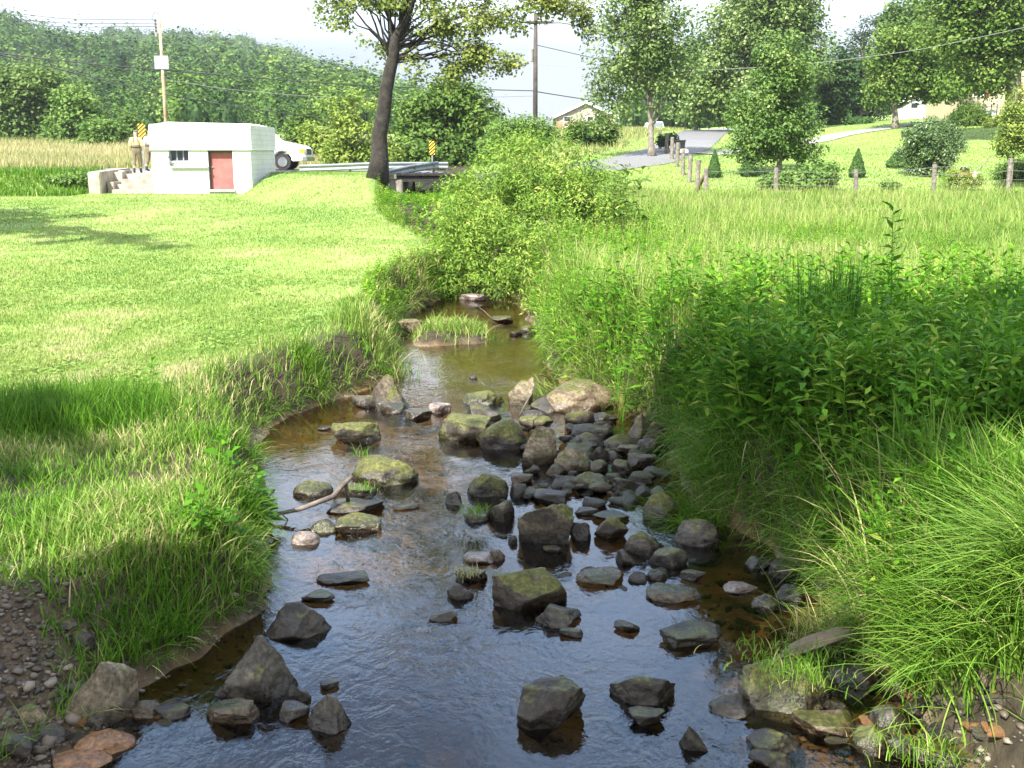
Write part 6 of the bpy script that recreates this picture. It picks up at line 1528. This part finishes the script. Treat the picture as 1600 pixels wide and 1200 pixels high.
for k, (a, b, lab) in enumerate([(gp(745, 478, .02), gp(768, 497, .02), 'thin twig sticking out of the upper riffle'), (gp(845, 585, .35), gp(862, 597, .1), 'short dead twig between the pale block and brown boulder'), (gp(810, 652, .25), gp(835, 610, .45), 'slim reed stem leaning on the rock pile')]):
    tag(MB().tube([a, (a + b) / 2 + [0, 0, .02], b], [.008, .007, .005], 6).build('twig', M['stick_wood'], None, smooth_=True), lab, 'twig', 'twigs at the water')
# rubble at the bend of the road
c0 = at(1086, 212, 119); parts = []; V0, F0 = ico(2)
root = None; VV, FF, nn = [], [], 0
for k in range(46):
    s = rng.uniform(.15, .42); V = V0 * rng.uniform(.7, 1.2, 3) * s * (1 + .15 * rng.normal(size=(len(V0), 1))); xx = rng.normal(0, .95)
    VV.append(V + [xx, rng.normal(0, .5), max(0, .5 - abs(xx) * .2) * rng.random()]); FF.append(F0 + nn); nn += len(V0)
rz_ = h1(c0[0], 119); o = mesh_obj('rubble_heap', np.concatenate(VV), [np.concatenate(FF)], M['pale_concrete'], loc=(c0[0], 119, Zp(214, 119)), smooth_=True); tag(o, 'heap of pale rubble stones at the top of the road', 'rubble', kind='stuff')

# ------------------------------------------------------------------ trees behind the photographer: their boughs shade the near creek
def in_poly(x, y, P):
    P = np.array(P); c = np.zeros(len(x), bool); j = len(P) - 1
    for i in range(len(P)):
        c ^= ((P[i, 1] > y) != (P[j, 1] > y)) & (x < (P[j, 0] - P[i, 0]) * (y - P[i, 1]) / (P[j, 1] - P[i, 1] + 1e-12) + P[i, 0]); j = i
    return c
def shade_tree(name, label, base, shade, n, hlim, seed, trunk, tr, nleaf=150, cr=(.45, .8), jit=.35):
    """crown clumps stand where the sun passes on its way to the shaded ground"""
    rng = np.random.default_rng(seed); S = np.array(shade); C = []
    lo, hi = S.min(0), S.max(0)
    while len(C) < n:
        x, y = rng.uniform(lo[0], hi[0], 400), rng.uniform(lo[1], hi[1], 400); ok = in_poly(x, y, S)
        for a, b in zip(x[ok], y[ok]):
            H = rng.uniform(*hlim); t = (H - .6) / SUN[2]; C.append((a + SUN[0] * t + rng.normal(0, jit), b + SUN[1] * t + rng.normal(0, jit), H))
            if len(C) >= n: break
    C = np.array(C); base = np.array(base, float)
    root = empty(name, base, label, 'tree', 'trees shading the near creek')
    mb = MB(); TP = np.array(trunk, float); q = np.linspace(0, 1, 16); s = np.linspace(0, 1, len(TP))
    T2 = np.stack([np.interp(q, s, TP[:, k]) for k in range(3)], 1); mb.tube(T2, tr * (1 - .7 * q), 14)
    for k in rng.permutation(len(C))[:60]:
        f = rng.uniform(.74, .98); a = np.array([np.interp(f, q, T2[:, j]) for j in range(3)])
        mb.tube(limb_pts(a, C[k] - base, .4, 8, rng, .12), np.linspace(tr * .28, .02, 8), 5)
    mb.build('trunk', M['bark_grey'], root, smooth_=True)
    r = rng.uniform(*cr, len(C)); idx = np.repeat(np.arange(len(C)), nleaf)
    g = rng.normal(size=(len(idx), 3)); g = g / np.linalg.norm(g, axis=1)[:, None] * rng.random((len(idx), 1)) ** .5
    P = C[idx] - base + g * r[idx][:, None] * np.array([1, 1, .7])
    V, F = leaf_quads(P, .2 * rng.uniform(.7, 1.3, len(P)), .7, rng, .8)
    mesh_obj('crown', V, [F], M['leaf_mid'], root, var=np.repeat(rng.random(len(P)), 4))
SH = [(-3.6, 2.0), (-3.4, 5.3), (-2.5, 5.9), (-1.5, 6.6), (-.7, 7.3), (-.5, 9.4), (-.2, 10.2), (.7, 11.4), (3.3, 11.7), (8, 12.0), (8, 8.6), (4.2, 8.4), (2.3, 8.0), (1.0, 6.9), (.5, 5.1), (.4, 2.0)]
shade_tree('shade_maple_tree', 'tall broadleaf tree behind the viewer whose boughs shade the creek', (-5.5, -6.5, h1(-5.5, -6.5)), SH, 375, (8.5, 14), 91, [(0, 0, -.2), (.3, 1.2, 4), (1.2, 4.5, 8), (3.3, 8.5, 11.5)], .42, cr=(.4, .7), jit=.35)
lt = (-16.6, 21.5); 
def lawn_shadow_tree():
    b = np.array([lt[0] - .6, lt[1], h1(lt[0] - .6, lt[1]) - .1])
    return b
b = np.array([-18.6, 22.5, h1(-18.6, 22.5) - .1])
shade_tree('lawn_edge_tree', 'broadleaf tree outside the left picture edge shading the lawn', b, [(-17.5, 37.5), (-12.2, 33.5), (-12.5, 32.5), (-14, 32.2), (-7.2, 24.0), (-8.0, 24.6), (-14, 28.5), (-18.5, 31)], 90, (6.5, 10.5), 92, [(0, 0, 0), (.5, .3, 3), (1.2, .5, 7), (1.5, .6, 9.5)], .25, 110, (.4, .7))
b = np.array([-7.6, 1.0, h1(-7.6, 1.0) - .1])
shade_tree('bank_edge_tree', 'young tree outside the left picture edge shading a patch of long grass', b, [(-6.0, 10.3), (-4.5, 10.2), (-4.4, 9.6), (-6.0, 9.5)], 24, (7, 9.5), 93, [(0, 0, 0), (.2, .3, 3), (.3, .8, 6), (.3, 1.2, 8.5)], .14, 110, (.3, .42), .08)

# ------------------------------------------------------------------ summer haze in the valley air
m, N, L, out = new_mat('haze_air')
pv = N.new('ShaderNodeVolumePrincipled'); pv.inputs['Color'].default_value = (.86, .93, 1.0, 1); pv.inputs['Density'].default_value = .0002; pv.inputs['Anisotropy'].default_value = .2
L.new(pv.outputs['Volume'], out.inputs['Volume'])
hz = MB().box((0, 560, 64), (2100, 1260, 140)).build('haze', m); tag(hz, 'thin summer haze filling the valley air', 'haze', kind='stuff')
